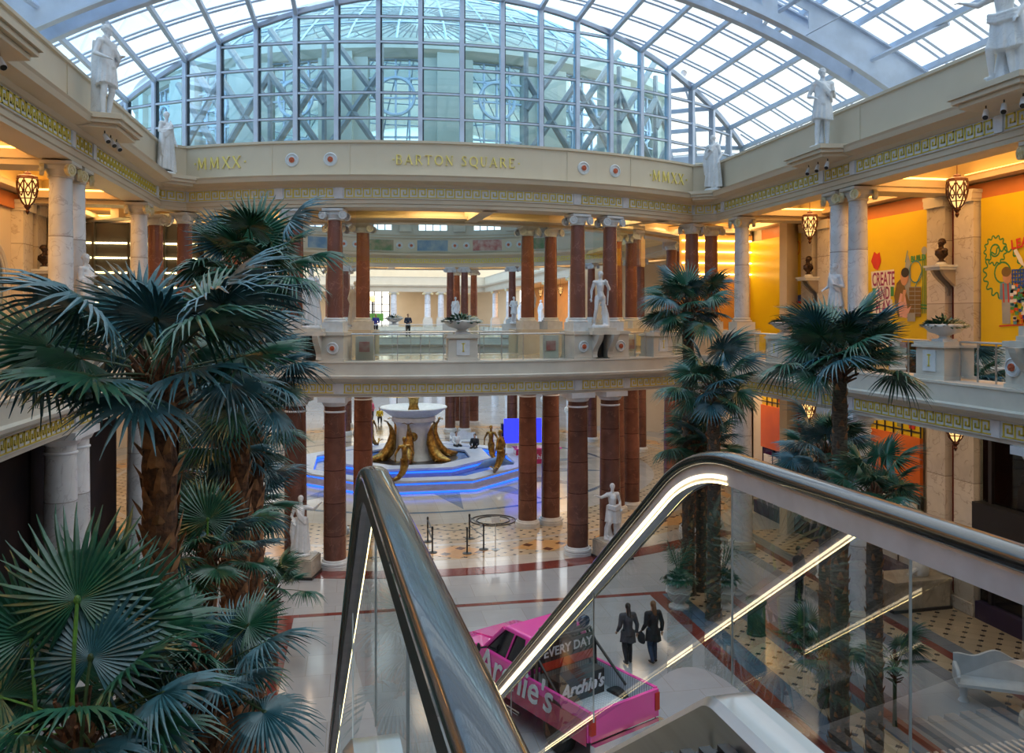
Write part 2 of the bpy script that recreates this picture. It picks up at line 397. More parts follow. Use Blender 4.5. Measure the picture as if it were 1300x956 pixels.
# outer corners of the upper floor, left and right of the rotunda
for s in (-1, 1):
    xa, xb = sorted((CX+s*10.2, CX+s*32)); struct(MB().box(xa, xb, 32.5, 62, 6.6, 7.09), 'floor_upper_side', 'floor_ring')
# ---- entablatures
LOWP = [(-.45,5.88),(.38,5.88),(.38,5.96),(.43,5.98),(.43,6.36),(.48,6.38),(.58,6.46),(.82,6.54),(.84,6.62),(.70,6.65),(.70,7.04),(.73,7.06),(.73,7.11),(-.45,7.11)]
UPP = [(-.40,12.35),(.30,12.35),(.30,12.45),(.34,12.47),(.34,12.6),(.38,12.61),(.36,12.63),(.36,13.0),(.42,13.02),(.50,13.10),(.82,13.18),(.86,13.30),(.90,13.36),(.32,13.38),(.32,14.52),(.38,14.54),(.38,14.62),(-.40,14.62)]
def ent(path, prof, m, closed=False): return trim(MB().sweep(path, prof, closed), m)
ent(PATH, LOWP, 'cream_pale'); ent(PATH, UPP, 'cream')
circ = [ring(-a*3.75, RI) for a in range(96)]
UPI = [(-.40,12.30),(.30,12.30),(.30,12.5),(.36,12.55),(.36,12.95),(.8,13.15),(.84,13.3),(.32,13.32),(.32,14.5),(-.40,14.5)]
ent(circ, LOWP, 'cream_pale', True); ent(circ, UPI, 'cream', True)
backarc = [ring(180-ARC_A+2*ARC_A*i/28, RO) for i in range(29)]
ent([(XR, 64.6)]+backarc+[(XL, 64.6)], LOWP, 'cream_pale'); ent([(XR, 64.6)]+backarc+[(XL, 64.6)], [(o, z) for o, z in UPP], 'cream')
# ---- Greek key
def fret_units(mb, path, s0, s1, z0, z1, off, unit=.30, th=.045, dep=.02):
    L = plen(path); n = max(1, int(round((s1-s0)/unit))); u = (s1-s0)/n; h = z1-z0; w = u
    def at(s, o):
        s = min(max(s, 0), L[-1]-1e-6)
        for i in range(len(L)-1):
            if L[i+1] >= s: break
        a, b = Vector(path[i]), Vector(path[i+1]); d = (b-a).normalized(); p = a+d*(s-L[i]); return (p.x+d.y*o, p.y-d.x*o)
    def bar(sa, sb, za, zb):
        a, b, a2, b2 = at(sa, off), at(sb, off), at(sa, off+dep), at(sb, off+dep)
        mb.add([(*a, za), (*b, za), (*b, zb), (*a, zb), (*a2, za), (*b2, za), (*b2, zb), (*a2, zb)], [(4,5,6,7), (0,1,5,4), (3,7,6,2), (0,4,7,3), (1,2,6,5)])
    for k in range(n):
        x = s0+k*u; g = th
        bar(x+.06*w, x+.06*w+g, z0, z1); bar(x+.06*w, x+.9*w, z1-g, z1); bar(x+.9*w-g, x+.9*w, z0+.30*h, z1)
        bar(x+.42*w, x+.9*w, z0+.30*h, z0+.30*h+g); bar(x+.42*w, x+.42*w+g, z0+.30*h, z0+.66*h)
        bar(x, x+1.06*w, z0, z0+g*.8)
def s_of(path, i, frac): L = plen(path); return L[i]+(L[i+1]-L[i])*frac
Lm = plen(PATH)
def s_left(y): return y+5
def s_right(y): return Lm[-1]-(y+5)
SA0 = Lm[2]; SA1 = Lm[-3]
def s_arc(a): return SA0+(SA1-SA0)*(a+ARC_A)/(2*ARC_A)
posts = []
for y in (7.15, 8.75, 14.15, 15.75, 21.15, 22.75, 29.6): posts += [s_left(y), s_right(y)]
posts += [s_arc(a) for a in (-29.6, -18.7, -12.5, 12.5, 18.7, 29.6)]
posts.sort()
for zb, zt, off, nm, us in ((6.02, 6.33, .432, 'low', .30), (12.66, 12.98, .362, 'up', .30)):
    band = MB().sweep(PATH, [(off-.03, zb-.03), (off+.004, zb-.03), (off+.004, zt+.03), (off-.03, zt+.03)]); trim(band, 'frieze_white')
    g = MB(); pp = MB()
    for a, b in zip([s_left(3)]+posts, posts+[s_right(3)]):
        if b-a > .5: fret_units(g, PATH, a+.17, b-.17, zb, zt, off+.003, us, .036)
    for p in posts:
        for i in range(len(Lm)-1):
            if Lm[i+1] >= p: break
        a, b = Vector(PATH[i]), Vector(PATH[i+1]); d = (b-a).normalized(); q = a+d*(p-Lm[i]); c = (q.x+d.y*(off+.015), q.y-d.x*(off+.015))
        pp.obox(c, (d.x, d.y), .24, .05, zb-.03, zt+.03)
    trim(g, 'gold_paint'); trim(pp, 'frieze_white')
g = MB(); fret_units(g, [ring(-a*3.75, RI) for a in range(30, 67)], 0, 34, 12.6, 12.9, .36, .5, .06); trim(g, 'gold_paint')
# shallow raised joints of the parapet over the arc
m = MB()
for a in (-19.6, -11.5, 11.5, 19.6):
    c = ring(a, RO+.325); m.obox(c, rtan(a), .05, .03, 13.38, 14.52)
for y in (20.9, 23.1, 14, 16.1):
    for x in (XL+.33, XR-.33): m.obox((x, y), (0, 1), .05, .03, 13.38, 14.52)
trim(m, 'cream')
# ledges over the pairs, where the roof statues stand
def ledge(c, n, w, out):
    mb = MB(); t = (-n[1], n[0])
    def pt(a, b): return (c[0]+t[0]*a+n[0]*b, c[1]+t[1]*a+n[1]*b)
    for k, (e, z0, z1) in enumerate(((0, 13.1, 13.2), (.10, 13.2, 13.3), (.16, 13.3, 13.42))):
        mb.prism([pt(-w/2-.25-e, .3), pt(w/2+.25+e, .3), pt(w/2+e, out+e), pt(-w/2-e, out+e)], z0, z1)
    trim(mb, 'cream')
for y in (7.95, 14.95, 21.95): ledge((XL, y), (1, 0), 1.7, 1.35); ledge((XR, y), (-1, 0), 1.7, 1.35)
ledge((XL+.2, 30.3), (.60, -.80), 1.6, 1.0); ledge((XR-.2, 30.3), (-.60, -.80), 1.6, 1.0)
# ---- side gallery walls, ceilings
struct(MB().box(BR, BR+.3, -6, 38, 0, 16), 'wall_right', 'cream'); struct(MB().box(BL-.3, BL, -6, 38, 0, 16), 'wall_left', 'cream')
struct(MB().box(BL-.3, BR+.3, -6.3, -6, 0, 20), 'wall_back', 'cream')
for nm, xa, xb in (('left', BL, XL-.2), ('right', XR+.2, BR)):
    struct(MB().box(xa, xb, -6, 32.6, 13.3, 13.5), 'ceiling_'+nm, 'ceiling_amber')
    struct(MB().box(xa, xb, -6, 32.6, 6.3, 6.62), 'ceiling_lower_'+nm, 'cream_pale')
    so = MB(); co = MB(); lo = MB()
    ys = [.95+7*i for i in range(6)]
    for a, b in zip(ys, ys[1:]):
        x0, x1, y0, y1 = xa+.05, xb-.05, a+.45, b-.45; e = .5
        so.box(x0, x1, a-.45 if a < 1 else a, y0, 12.4, 12.62); so.box(x0, x1, y1, b, 12.4, 12.62)
        so.box(x0, x0+e, y0, y1, 12.5, 12.62); so.box(x1-e, x1, y0, y1, 12.5, 12.62)
        for k, (q, z) in enumerate(((e-.06, 12.66), (e-.12, 12.72))):
            so.box(x0, x0+q, y0, y1, z-.04, z); so.box(x1-q, x1, y0, y1, z-.04, z)
        co.box(x0+.12, x0+.2, y0+.1, y1-.1, 12.73, 12.78); co.box(x1-.2, x1-.12, y0+.1, y1-.1, 12.73, 12.78)
        co.box(x0+.3, x1-.3, y0-.06, y0-.0, 12.63, 12.68); co.box(x0+.3, x1-.3, y1, y1+.06, 12.63, 12.68)
        # inner raised tray of the coffer
        so.box(x0+.9, x1-.9, y0+.9, y1-.9, 13.12, 13.18)
    trim(so, 'soffit'); trim(co, 'cove_lamp')
# ring gallery ceiling
struct(annulus(RI-.2, RO+.1, 0, 360, 12.95, 13.1, 96), 'ceiling_ring', 'ceiling_amber')
trim(annulus(RI+.3, RI+1.1, 0, 360, 12.4, 12.5, 96), 'soffit'); trim(annulus(RO-1.1, RO-.3, 0, 360, 12.4, 12.5, 96), 'soffit')
m = MB()
for a0, a1 in ((-11, 11), (20.5, 31), (-31, -20.5), (37, 53), (-53, -37), (169, 191), (150, 165), (195, 210), (60, 80), (-80, -60)):
    pts = [ring(a0+(a1-a0)*i/10, 16.55) for i in range(11)]
    m.sweep(pts, [(0, 12.78), (.32, 12.78), (.32, 12.84), (0, 12.84)])
trim(m, 'strip_lamp')
m = MB()
for i in range(16):
    a = (i+.5)*22.5-8; c = ring(a, 16.7); m.obox(c, rtan(a), .5, 4.3, 12.35, 12.9)
trim(m, 'soffit')
struct(annulus(RI-.2, RO+.1, 0, 360, 6.3, 6.6, 96), 'ceiling_lower_ring', 'cream_pale')
# outer walls of the rotunda gallery, left and right
for s, nm in ((1, 'right'), (-1, 'left')):
    pts = [ring(s*(37+(142-37)*i/30), 21.5) for i in range(31)]
    struct(MB().sweep(pts, [(0, 0), (.3*s, 0), (.3*s, 14.6), (0, 14.6)]), 'wall_rotunda_'+nm, 'cream')
# wall between side gallery and rotunda flank
for s in (-1, 1):
    xa, xb = sorted((CX+s*14.2, CX+s*17)); 
    struct(MB().box(xa, xb, 35.0, 35.3, 0, 14.6), 'wall_flank', 'cream')
    xa, xb = sorted((CX+s*10.4, CX+s*15)); struct(MB().box(xa, xb, 31.5, 36, 13.0, 13.2), 'ceiling_flank', 'ceiling_amber')
    struct(MB().box(xa, xb, 31.5, 36, 6.3, 6.6), 'ceiling_flank', 'cream_pale')
    xa, xb = sorted((CX+s*12, CX+s*24)); struct(MB().box(xa, xb, 35.5, 62, 12.9, 13.1), 'ceiling_flank', 'ceiling_amber')
# ---- drum of the rotunda
dr = MB(); NW = 22; st = 360/NW; hw = 4.2
for i in range(NW):
    a = i*st+st/2; pa, pb = a-st+hw, a-hw
    pts = [ring(pa+(pb-pa)*k/4, RI-.2) for k in range(5)]
    dr.sweep(pts, [(-.15, 14.4), (.25, 14.4), (.25, 19.3), (-.15, 19.3)])
    c = ring(a-st/2, RI+.1); dr.obox(c, rtan(a-st/2), .9, .35, 14.9, 19.1); c = ring(a-st/2, RI-.45); dr.obox(c, rtan(a-st/2), .9, .3, 14.9, 19.1)
dr.sweep([ring(3.75*i, RI-.35) for i in range(96)], [(0, 14.4), (.4, 14.4), (.4, 15.0), (0, 15.0)], True)
dr.sweep([ring(3.75*i, RI-.55) for i in range(96)], [(0, 18.9), (.6, 18.9), (.95, 19.15), (.95, 19.55), (0, 19.55)], True)
struct(dr, 'wall_drum', 'drum_panel')
wm = MB(); wg = MB()
for i in range(NW):
    a = i*st+st/2; c = ring(a, RI-.25); t = rtan(a); w = 2*RI*sin(R(hw))+.05
    for k in range(5): q = -w/2+w*k/4; wm.obox((c[0]+t[0]*q, c[1]+t[1]*q), t, .07, .1, 15, 18.9)
    for k in range(6): z = 15+3.9*k/5; wm.obox(c, t, w, .1, z-.035, z+.035)
    X = Matrix.Translation((c[0], c[1], 17.4)) @ Matrix.Rotation(R(a), 4, 'Z') @ Matrix.Rotation(pi/2, 4, 'X')
    wm.X = X; wm.tube([(.75*cos(2*pi*j/20), .75*sin(2*pi*j/20), .08) for j in range(21)], .07, 6); wm.X = Matrix.Identity(4)
    wg.add([(c[0]-t[0]*w/2, c[1]-t[1]*w/2, 15), (c[0]+t[0]*w/2, c[1]+t[1]*w/2, 15), (c[0]+t[0]*w/2, c[1]+t[1]*w/2, 18.9), (c[0]-t[0]*w/2, c[1]-t[1]*w/2, 18.9)], [(0,1,2,3)])
w3 = struct(wm, 'window_3', 'mullion_white'); wg.build('pane', 'dome_glass', w3)
# dome
dm = MB(); dg = MB(); RD, rise = 14.4, 6.2; RS = (RD**2+rise**2)/(2*rise); zc0 = 19.5+rise-RS
def dome(a, t):      # t 0 base .. 1 crown
    phi = math.asin(RD/RS)*(1-t); return (CX+RS*sin(phi)*sin(R(a)), CY-RS*sin(phi)*cos(R(a)), zc0+RS*cos(phi))
for i in range(44): dm.tube([dome(i*360/44, k/10*.93) for k in range(11)], .05, 4, cap=False)
for k in range(1, 8): dm.tube([dome(a*7.5, k/8) for a in range(49)], .045, 4, cap=False)
V = []; F = []
for k in range(9):
    for a in range(48): V.append(dome(a*7.5, k/8*.98))
for k in range(8):
    for a in range(48): F.append((k*48+a, k*48+(a+1) % 48, (k+1)*48+(a+1) % 48, (k+1)*48+a))
dg.add(V, F); w4 = struct(dm, 'window_4', 'mullion_white'); dg.build('pane', 'dome_glass', w4, smooth=True)
# crossed braces between gable and drum
xb = MB()
for s in (-1, 1):
    for k in range(4):
        a0 = s*(9+7*k); a1 = s*(16+7*k)
        for z0, z1 in ((14.6, 17.6), (17.6, 14.6), (16.4, 19.2)): xb.tube([(*ring(a0, 17.2), z0), (*ring(a1, 17.2), z1)], .13, 6)
        xb.tube([(*ring(a0, 17.2), 14.6), (*ring(a0, 17.2), 18.6)], .10, 6)
trim(xb, 'brace_grey')
# ---- great glass gable over the arc
VZ, VR = 19.8, 22.4
def vault_z(x): return VZ-(x-CX)**2/(2*VR)
gm = MB(); gl = MB(); GR = RO+.1; ANG = [4.31*k for k in range(-10, 11)]
for a in ANG:
    c = ring(a, GR); gm.obox(c, rtan(a), .15, .22, 14.5, vault_z(c[0])-.05)
gk = MB()
for a in ANG:
    c = ring(a, GR-.02); gk.obox((c[0]+cos(R(a))*.10, c[1]+sin(R(a))*.10), rtan(a), .05, .1, 14.5, vault_z(c[0])-.1)
for a, b in zip(ANG, ANG[1:]):
    p, q = ring(a, GR), ring(b, GR); mid = ((p[0]+q[0])/2, (p[1]+q[1])/2); t = rtan((a+b)/2); w = sqrt((p[0]-q[0])**2+(p[1]-q[1])**2)
    zt = min(vault_z(p[0]), vault_z(q[0])); k = 0
    while 14.5+.87*k < zt-.1:
        z = 14.55+.87*k; gm.obox(mid, t, w, .14, z-.03, z+.035); gk.obox(mid, t, w, .10, z+.035, z+.06); k += 1
    gl.add([(*p, 14.5), (*q, 14.5), (*q, vault_z(q[0])), (*p, vault_z(p[0]))], [(0,1,2,3)])
top = [Vector((*ring(a, GR), vault_z(ring(a, GR)[0]))) for a in [x/2 for x in range(-86, 87, 4)]]
gm.tube(top, .13, 6)
w1 = struct(gm, 'window_1', 'mullion_white'); gk.build('gasket', 'window_gasket', w1); gl.build('pane', 'gable_glass', w1)
# ---- barrel vault
vm = MB(); vp = MB(); vg = MB(); HWV = 13.6
px_ = [CX+GR*sin(R(a)) for a in ANG]; ex = [CX-13.6, CX+13.6]
for x in px_:
    z = vault_z(x); ye = CY-sqrt(GR**2-(x-CX)**2); vm.obox((x, (ye-6)/2), (0, 1), ye+6, .13, z-.14, z+.02)
for x in ex: z = vault_z(x); vm.obox((x, 14), (0, 1), 44, .2, z-.2, z+.1)
y = -5.5; odd = True
while y < 37:
    pts = []
    for i in range(49):
        x = CX-HWV+2*HWV*i/48
        ye = CY-sqrt(GR**2-(x-CX)**2) if abs(x-CX) < GR else 99
        if y <= ye: pts.append((x, y, vault_z(x)+.05))
        elif pts: 
            if len(pts) > 1: vp.tube(pts, .045, 4, flat=1)
            pts = []
    if len(pts) > 1: vp.tube(pts, .045, 4)
    y += .30 if odd else 1.35; odd = not odd
V = []; F = []
for i in range(33):
    x = CX-HWV+2*HWV*i/32; ye = CY-sqrt(GR**2-(x-CX)**2); z = vault_z(x)+.08; V += [(x, -6, z), (x, ye, z)]
F = [(2*i, 2*i+2, 2*i+3, 2*i+1) for i in range(32)]; vg.add(V, F)
w2 = struct(vm, 'window_2', 'truss_white'); vp.build('glazing_bar', 'truss_white', w2); vg.build('pane', 'roof_glass', w2, smooth=True)
# flat gutters between parapet and vault
struct(MB().box(CX-18.5, XL-.35, -6, 33, 14.2, 14.4), 'ceiling_gutter_left', 'cream'); struct(MB().box(XR+.35, CX+18.5, -6, 33, 14.2, 14.4), 'ceiling_gutter_right', 'cream')
# plate arches with slots
def plate_arch(y):
    w = MB(); N_ = 56; h0 = 1.0
    def zt(x): return vault_z(x)-.25
    def zb(x): d = abs(x-CX)/13.6; return zt(x)-h0-.35*d**3
    xs = [CX-13.5+27*i/N_ for i in range(N_+1)]
    for yy in (y-.45, y+.45):
        for i in range(N_):
            a, b = xs[i], xs[i+1]; solid = abs((a+b)/2-CX) > 9.2 or i % 4 == 0
            P = [(a, zb(a)), (b, zb(b)), (b, zt(b)), (a, zt(a))]
            def quad(za0, zb0, za1, zb1):
                w.add([(a, yy-.02, za0), (b, yy-.02, zb0), (b, yy-.02, zb1), (a, yy-.02, za1), (a, yy+.02, za0), (b, yy+.02, zb0), (b, yy+.02, zb1), (a, yy+.02, za1)],
                      [(0,1,2,3), (7,6,5,4), (0,4,5,1), (3,2,6,7), (0,3,7,4), (1,5,6,2)])
            if solid: quad(zb(a), zb(b), zt(a), zt(b))
            else:
                quad(zb(a), zb(b), zb(a)+.3, zb(b)+.3); quad(zt(a)-.3, zt(b)-.3, zt(a), zt(b))
    w.X = Matrix.Identity(4)
    for f in (zt, zb):
        pts = [(x, f(x)) for x in xs]
        for (a, za), (b, zb_) in zip(pts, pts[1:]):
            for yy in (y-.45, y+.45):
                w.add([(a, yy-.12, za-.03), (b, yy-.12, zb_-.03), (b, yy+.12, zb_-.03), (a, yy+.12, za-.03), (a, yy-.12, za+.03), (b, yy-.12, zb_+.03), (b, yy+.12, zb_+.03), (a, yy+.12, za+.03)],
                      [(0,3,2,1), (4,5,6,7), (0,1,5,4), (2,3,7,6)])
    # struts to the purlins
    for s in (-1, 1):
        for k, dx in enumerate((12.6, 11.0, 8.2)):
            x = CX+s*dx
            for dy in (-2.6, 2.6):
                x2 = CX+s*(dx+1.0); w.tube([(x, y, zb(x)+.35), (x2, y+dy, vault_z(x2)-.1)], .07, 6)
    for s in (-1, 1):
        for dx in (3, 6, 9, 12): w.tube([(CX+s*dx, y-.5, zb(CX+s*dx)), (CX+s*(dx+1.5), y-3.4, vault_z(CX+s*(dx+1.5)))], .022, 5)
    return w
for y in (7.95, 22.2): trim(plate_arch(y), 'truss_white')
# ---- the far hall beyond the rotunda
for x, s in ((-12.5, 1), (19.6, -1)):
    p = [(x, 66.5), (x, 125)] if s > 0 else [(x, 125), (x, 66.5)]
    ent(p, UPP, 'cream'); ent(p, LOWP, 'cream_pale'); xa, xb = sorted((x, x-s*7)); struct(MB().box(xa, xb, 66, 125, 6.6, 7.1), 'floor_far', 'floor_ring')
    struct(MB().box(x-s*7-.2, x-s*7+.2, 66, 125, 0, 15), 'wall_far', 'ochre')
    struct(MB().box(xa, xb, 66, 125, 12.9, 13.1), 'ceiling_far', 'ceiling_amber')
ent([(-12.5, 125), (19.6, 125)], UPP, 'cream'); ent([(-12.5, 125), (19.6, 125)], LOWP, 'cream_pale')
struct(MB().box(-20, 27, 136, 136.4, 0, 20), 'wall_far', 'cream'); struct(MB().box(-20, 27, 125, 136, 6.6, 7.1), 'floor_far', 'floor_ring')
struct(MB().box(-20, 27, 125, 136, 13, 13.2), 'ceiling_far', 'ceiling_amber')
# tall bright window in the far end wall
b = MB(); p = at_d(470, 400, 133)
wn = MB()
for k in range(6): wn.box(p.x-3+k*1.2-.08, p.x-3+k*1.2+.08, 132.9, 133.1, 7.1, 13)
for k in range(6): wn.box(p.x-3, p.x+3, 132.9, 133.1, 7.1+k*1.15, 7.2+k*1.15)
w5 = struct(wn, 'window_5', 'dark_steel'); lamp_mat('daylight_pane', (1, .98, .9), 1.3)
MB().box(p.x-3, p.x+3, 133.2, 133.25, 7.1, 13).build('pane', 'daylight_pane', w5)
# ---------------------------------------------------------------- columns
def volute(mb, c, ax, r, w):
    "spiral scroll, axis ax (unit xy)"
    X = Matrix.Translation(c) @ Matrix.Rotation(atan2(ax[1], ax[0]), 4, 'Z') @ Matrix.Rotation(pi/2, 4, 'Y'); old = mb.X; mb.X = X
    mb.lathe([(r*.2, -w/2-.025), (r*.2, -w/2), (r*.45, -w/2), (r*.5, -w/2+.02), (r*.7, -w/2+.02), (r*.75, -w/2), (r, -w/2), (r*1.02, 0), (r, w/2), (r*.75, w/2), (r*.7, w/2-.02), (r*.5, w/2-.02), (r*.45, w/2), (r*.2, w/2), (r*.2, w/2+.025)], seg=14)
    mb.X = old
def make_column(kind, upper):
    shaft_m = {('white', 0): 'marble_white', ('white', 1): 'marble_white', ('red', 0): 'marble_red', ('red', 1): 'marble_red_upper'}[(kind, upper)]
    t = thing('marble_column', 'x', 'column'); t['kind'] = 'thing'
    if upper:
        r0, r1, zb, zt = .275, .25, .16, 3.55
        MB().lathe([(r0, zb), (r0, zb+.4), (r0*.99, zb+1.4), (r1, zt)], seg=24).build('shaft', shaft_m, t, smooth=True)
        b = MB().box(-.36, .36, -.36, .36, -.32, 0); b.lathe([(.36, 0), (.38, .03), (.36, .07), (.31, .08), (.31, .10), (.33, .13), (.30, .16)], seg=20); b.build('base', 'urn_white' if kind == 'red' else 'cream_pale', t, smooth=True)
        c = MB(); c.lathe([(r1+.02, zt-.05), (r1+.04, zt-.02), (r1+.02, zt), (r1+.03, zt+.04), (r1+.09, zt+.14)], seg=20)
        c.box(-.30, .30, -.27, .27, zt+.14, zt+.24); c.box(-.36, .36, -.36, .36, zt+.26, zt+.34); c.box(-.33, .33, -.33, .33, zt+.24, zt+.26)
        def cap_build(): c.build('capital', 'cream_pale' if kind == 'white' else 'urn_white', t, smooth=True)
        if kind == 'white': cap_build()
        v = MB()
        for sx in (-1, 1):
            for sy in (-1, 1):
                if kind == 'white': v = MB()
                volute(v, (sx*.34, sy*.31, zt+.11), (sx*.35, sy), .145, .10)
                if kind == 'white': v.build('volute', 'capital_gold', t, smooth=True)
        if kind == 'red': c.add(v.v, v.f); cap_build()
        for sx in (-1, 1): pass
    else:
        r0, r1, zb, zt = .385, .345, .30, 5.55
        MB().lathe([(r0, zb), (r0, zb+.8), (r0*.985, zb+2.4), (r1, zt)], seg=28).build('shaft', shaft_m, t, smooth=True)
        b = MB(); b.lathe([(.51, 0), (.51, .12), (.48, .13), (.505, .17), (.49, .23), (.44, .24), (.44, .27), (.41, .31)], seg=28); b.build('base', 'urn_white' if kind == 'red' else 'cream_pale', t, smooth=True)
        c = MB(); c.lathe([(r1, zt-.22), (r1+.03, zt-.20), (r1+.03, zt-.17), (r1, zt-.15), (r1, zt), (r1+.05, zt+.03), (r1+.11, zt+.14)], seg=28); c.box(-.47, .47, -.47, .47, zt+.15, zt+.33); c.build('capital', 'frieze_white', t, smooth=True)
    return t
PROTO = {}
def column(kind, upper, xy, rz, label, group):
    z = 8.42 if upper else 0
    k = (kind, upper)
    if k not in PROTO:
        PROTO[k] = make_column(kind, upper); o = PROTO[k]; o.location = (*xy, z); o.rotation_euler = (0, 0, rz); o['label'] = label; o['group'] = group; return o
    return dup(PROTO[k], (*xy, z), rz, label, group)
LV = ('ground floor', 'upper floor'); pairs_side = ((7.95, 'nearest pair, at the picture edge'), (14.4, 'pair at the edge of the picture'), (21.95, 'pair under a roof statue'))
for up in (0, 1):
    for x, sd in ((XL, 'left'), (XR, 'right')):
        for yc, w in pairs_side[1:]:
            for dy, nf in ((-.47, 'nearer'), (.47, 'farther')):
                column('white', up, (x, yc+dy), pi/2, f'white column, {LV[up]} {sd} gallery, {nf} of the {w}', f'white columns of the {LV[up]} side galleries')
        column('white', up, (x, 28.75), pi/2, f'single white column, {LV[up]}, {sd} corner beside the red columns', f'white columns of the {LV[up]} side galleries')
    for s, sd in ((-1, 'left'), (1, 'right')):
        for a, io in ((13.2, 'nearer the middle'), (17.4, 'away from the middle')):
            column('red', up, ring(s*a, RO), R(s*a), f'red column of the {LV[up]} front, {sd} pair, {io}', f'red columns of the {LV[up]} front')
            column('red', up, ring(180-s*a, RO), R(180-s*a), f'distant red outer column, {LV[up]} beyond the fountain, {sd} pair, {io}', f'red columns of the {LV[up]} beyond the fountain')
        column('red', up, ring(s*30.6, RO), R(s*30), f'red column of the {LV[up]} front at the {sd} corner', f'red columns of the {LV[up]} front')
        column('red', up, (CX+s*10.75, 31.9), 0, f'red column of the {LV[up]} just behind the {sd} corner one', f'red columns of the {LV[up]} front')
        for q, (a, wh) in enumerate(((15.3, 'front'), (34, 'first side'), (56, 'second side'), (76, 'third side'), (104, 'fourth side'), (124, 'fifth side'), (146, 'sixth side'), (164.7, 'far'))):
            for da, io in ((-2.12, 'first'), (2.12, 'second')):
                column('red', up, ring(s*(a+da), RI), R(s*(a+da)), f'red-brown inner-ring column, {LV[up]}, {wh} {sd} pair, {io} of the pair', f'red columns of the inner ring, {LV[up]}')
FAR = [(19.6, y, 'right row') for y in (74, 84, 95, 106, 117)]+[(-12.5, y, 'left row') for y in (74, 84, 95)]
for i, (x, y, w) in enumerate(FAR):
    for up in (0, 1): o = column('white', up, (x, y), pi/2, f'white column of the distant hall, {LV[up]}, {w}, {"first second third fourth fifth".split()[i % 5]} from fountain', 'white columns of the distant hall'); o.scale = (1.4, 1.4, 1)
    trim(MB().box(x-.6, x+.6, y-.6, y+.6, 7.1, 8.1), 'cream_pale')
for i, px in enumerate((499, 542, 559, 590)):
    for up in (0, 1):
        x = at_d(px, 402, 126).x; o = column('white', up, (x, 125), 0, f'white column ending the distant hall, {LV[up]}, {("leftmost", "second from left", "third from left", "fourth from left")[i]}', 'white columns of the distant hall'); o.scale = (1.7, 1.7, 1)
    trim(MB().box(x-.7, x+.7, 124.3, 125.7, 7.1, 8.1), 'cream_pale')
# ---------------------------------------------------------------- balustrades of the upper floor
def rosette(mb_w, mb_r, c, n, r):
    "disc facing direction n (xy)"
    X = Matrix.Translation(c) @ Matrix.Rotation(atan2(n[1], n[0]), 4, 'Z') @ Matrix.Rotation(pi/2, 4, 'Y')
    mb_w.X = X; mb_w.lathe([(r, 0), (r, .03), (r*.85, .05), (r*.8, .02), (r*.5, .02), (r*.45, .04), (0.001, .04)], seg=20); mb_w.X = Matrix.Identity(4)
    mb_r.X = X; mb_r.lathe([(r*.42, .03), (r*.40, .07), (r*.2, .06), (r*.15, .09), (.001, .10)], seg=10)
    for k in range(8): a = k*pi/4; mb_r.ell((r*.28*cos(a), r*.28*sin(a), .07), (r*.12, r*.12, .02), 6, 4)
    mb_r.X = Matrix.Identity(4)
def console(mb, c, t, n, z0, z1, dep=.55, w=.22):
    "scrolled bracket below a plinth, side profile swept across its width"
    P = []
    for k in range(9):
        u = k/8; z = z1-(z1-z0)*u; d = dep*(1-u)**1.5+.08+.06*sin(u*pi*2); P.append((d, z))
    for sg in (0,):
        V = []; 
        for s in (-1, 1):
            for d, z in [(0, z1)]+P+[(0, z0)]: V.append((c[0]+t[0]*s*w/2+n[0]*d, c[1]+t[1]*s*w/2+n[1]*d, z))
        k = len(P)+2; mb.add(V, [tuple(range(k)), tuple(range(2*k-1, k-1, -1))]+[(i, k+i, k+(i+1) % k, (i+1) % k) for i in range(k)])
def pair_pedestal(c, n, w=2.3, sd=''):
    "long pedestal under a pair of columns with a statue plinth pushed out in the middle"
    t = (-n[1], n[0]); m = MB()
    def P(a, b): return (c[0]+t[0]*a+n[0]*b, c[1]+t[1]*a+n[1]*b)
    for s in (-1, 1):
        a0, a1 = s*.32, s*w/2; aa = (a0+a1)/2; m.obox(P(aa, .05), t, abs(a1-a0), .95, 7.1, 7.98); m.obox(P(aa, .05), t, abs(a1-a0)+.08, 1.05, 7.98, 8.10)
        m.obox(P(aa, .05), t, abs(a1-a0)+.05, 1.0, 7.1, 7.2)
        console(m, P(s*.32, .5), t, n, 7.15, 7.98, .42, .2)
    m.obox(P(0, -.1), t, .7, .5, 7.1, 8.0); m.obox(P(0, .45), t, 1.15, .75, 7.98, 8.12); m.obox(P(0, .42), t, .95, .65, 8.12, 8.22)
    trim(m, 'cream_pale'); d = MB(); d.obox(P(0, .2), t, .42, .2, 7.15, 7.95); trim(d, 'shop_dark')  # dark block stands in for the shade in the gap between the consoles
    a, b = MB(), MB()
    for s in (-1, 1): q = P(s*.78, .53); rosette(a, b, (q[0], q[1], 7.55), n, .21)
    trim(a, 'urn_white'); trim(b, 'rosette_red')
def ped(c, n, w=1.0, d=.8, top=8.02, face=None):
    t = (-n[1], n[0]); m = MB(); m.obox(c, t, w, d, 7.1, top-.14); m.obox(c, t, w+.08, d+.08, 7.1, 7.2); m.obox(c, t, w+.16, d+.16, top-.14, top-.08); m.obox(c, t, w+.08, d+.08, top-.08, top)
    trim(m, 'cream_pale')
    if face:
        q = (c[0]+n[0]*(d/2+.012), c[1]+n[1]*(d/2+.012)); trim(MB().obox(q, t, w*.45, .03, 7.3, 7.82), face)
        q = (c[0]+n[0]*(d/2+.03), c[1]+n[1]*(d/2+.03)); g = MB(); g.obox(q, t, .03, .02, 7.42, 7.72); g.obox(q, t, .12, .02, 7.68, 7.71); g.obox(q, t, .08, .02, 7.42, 7.45); trim(g, 'gold_paint')
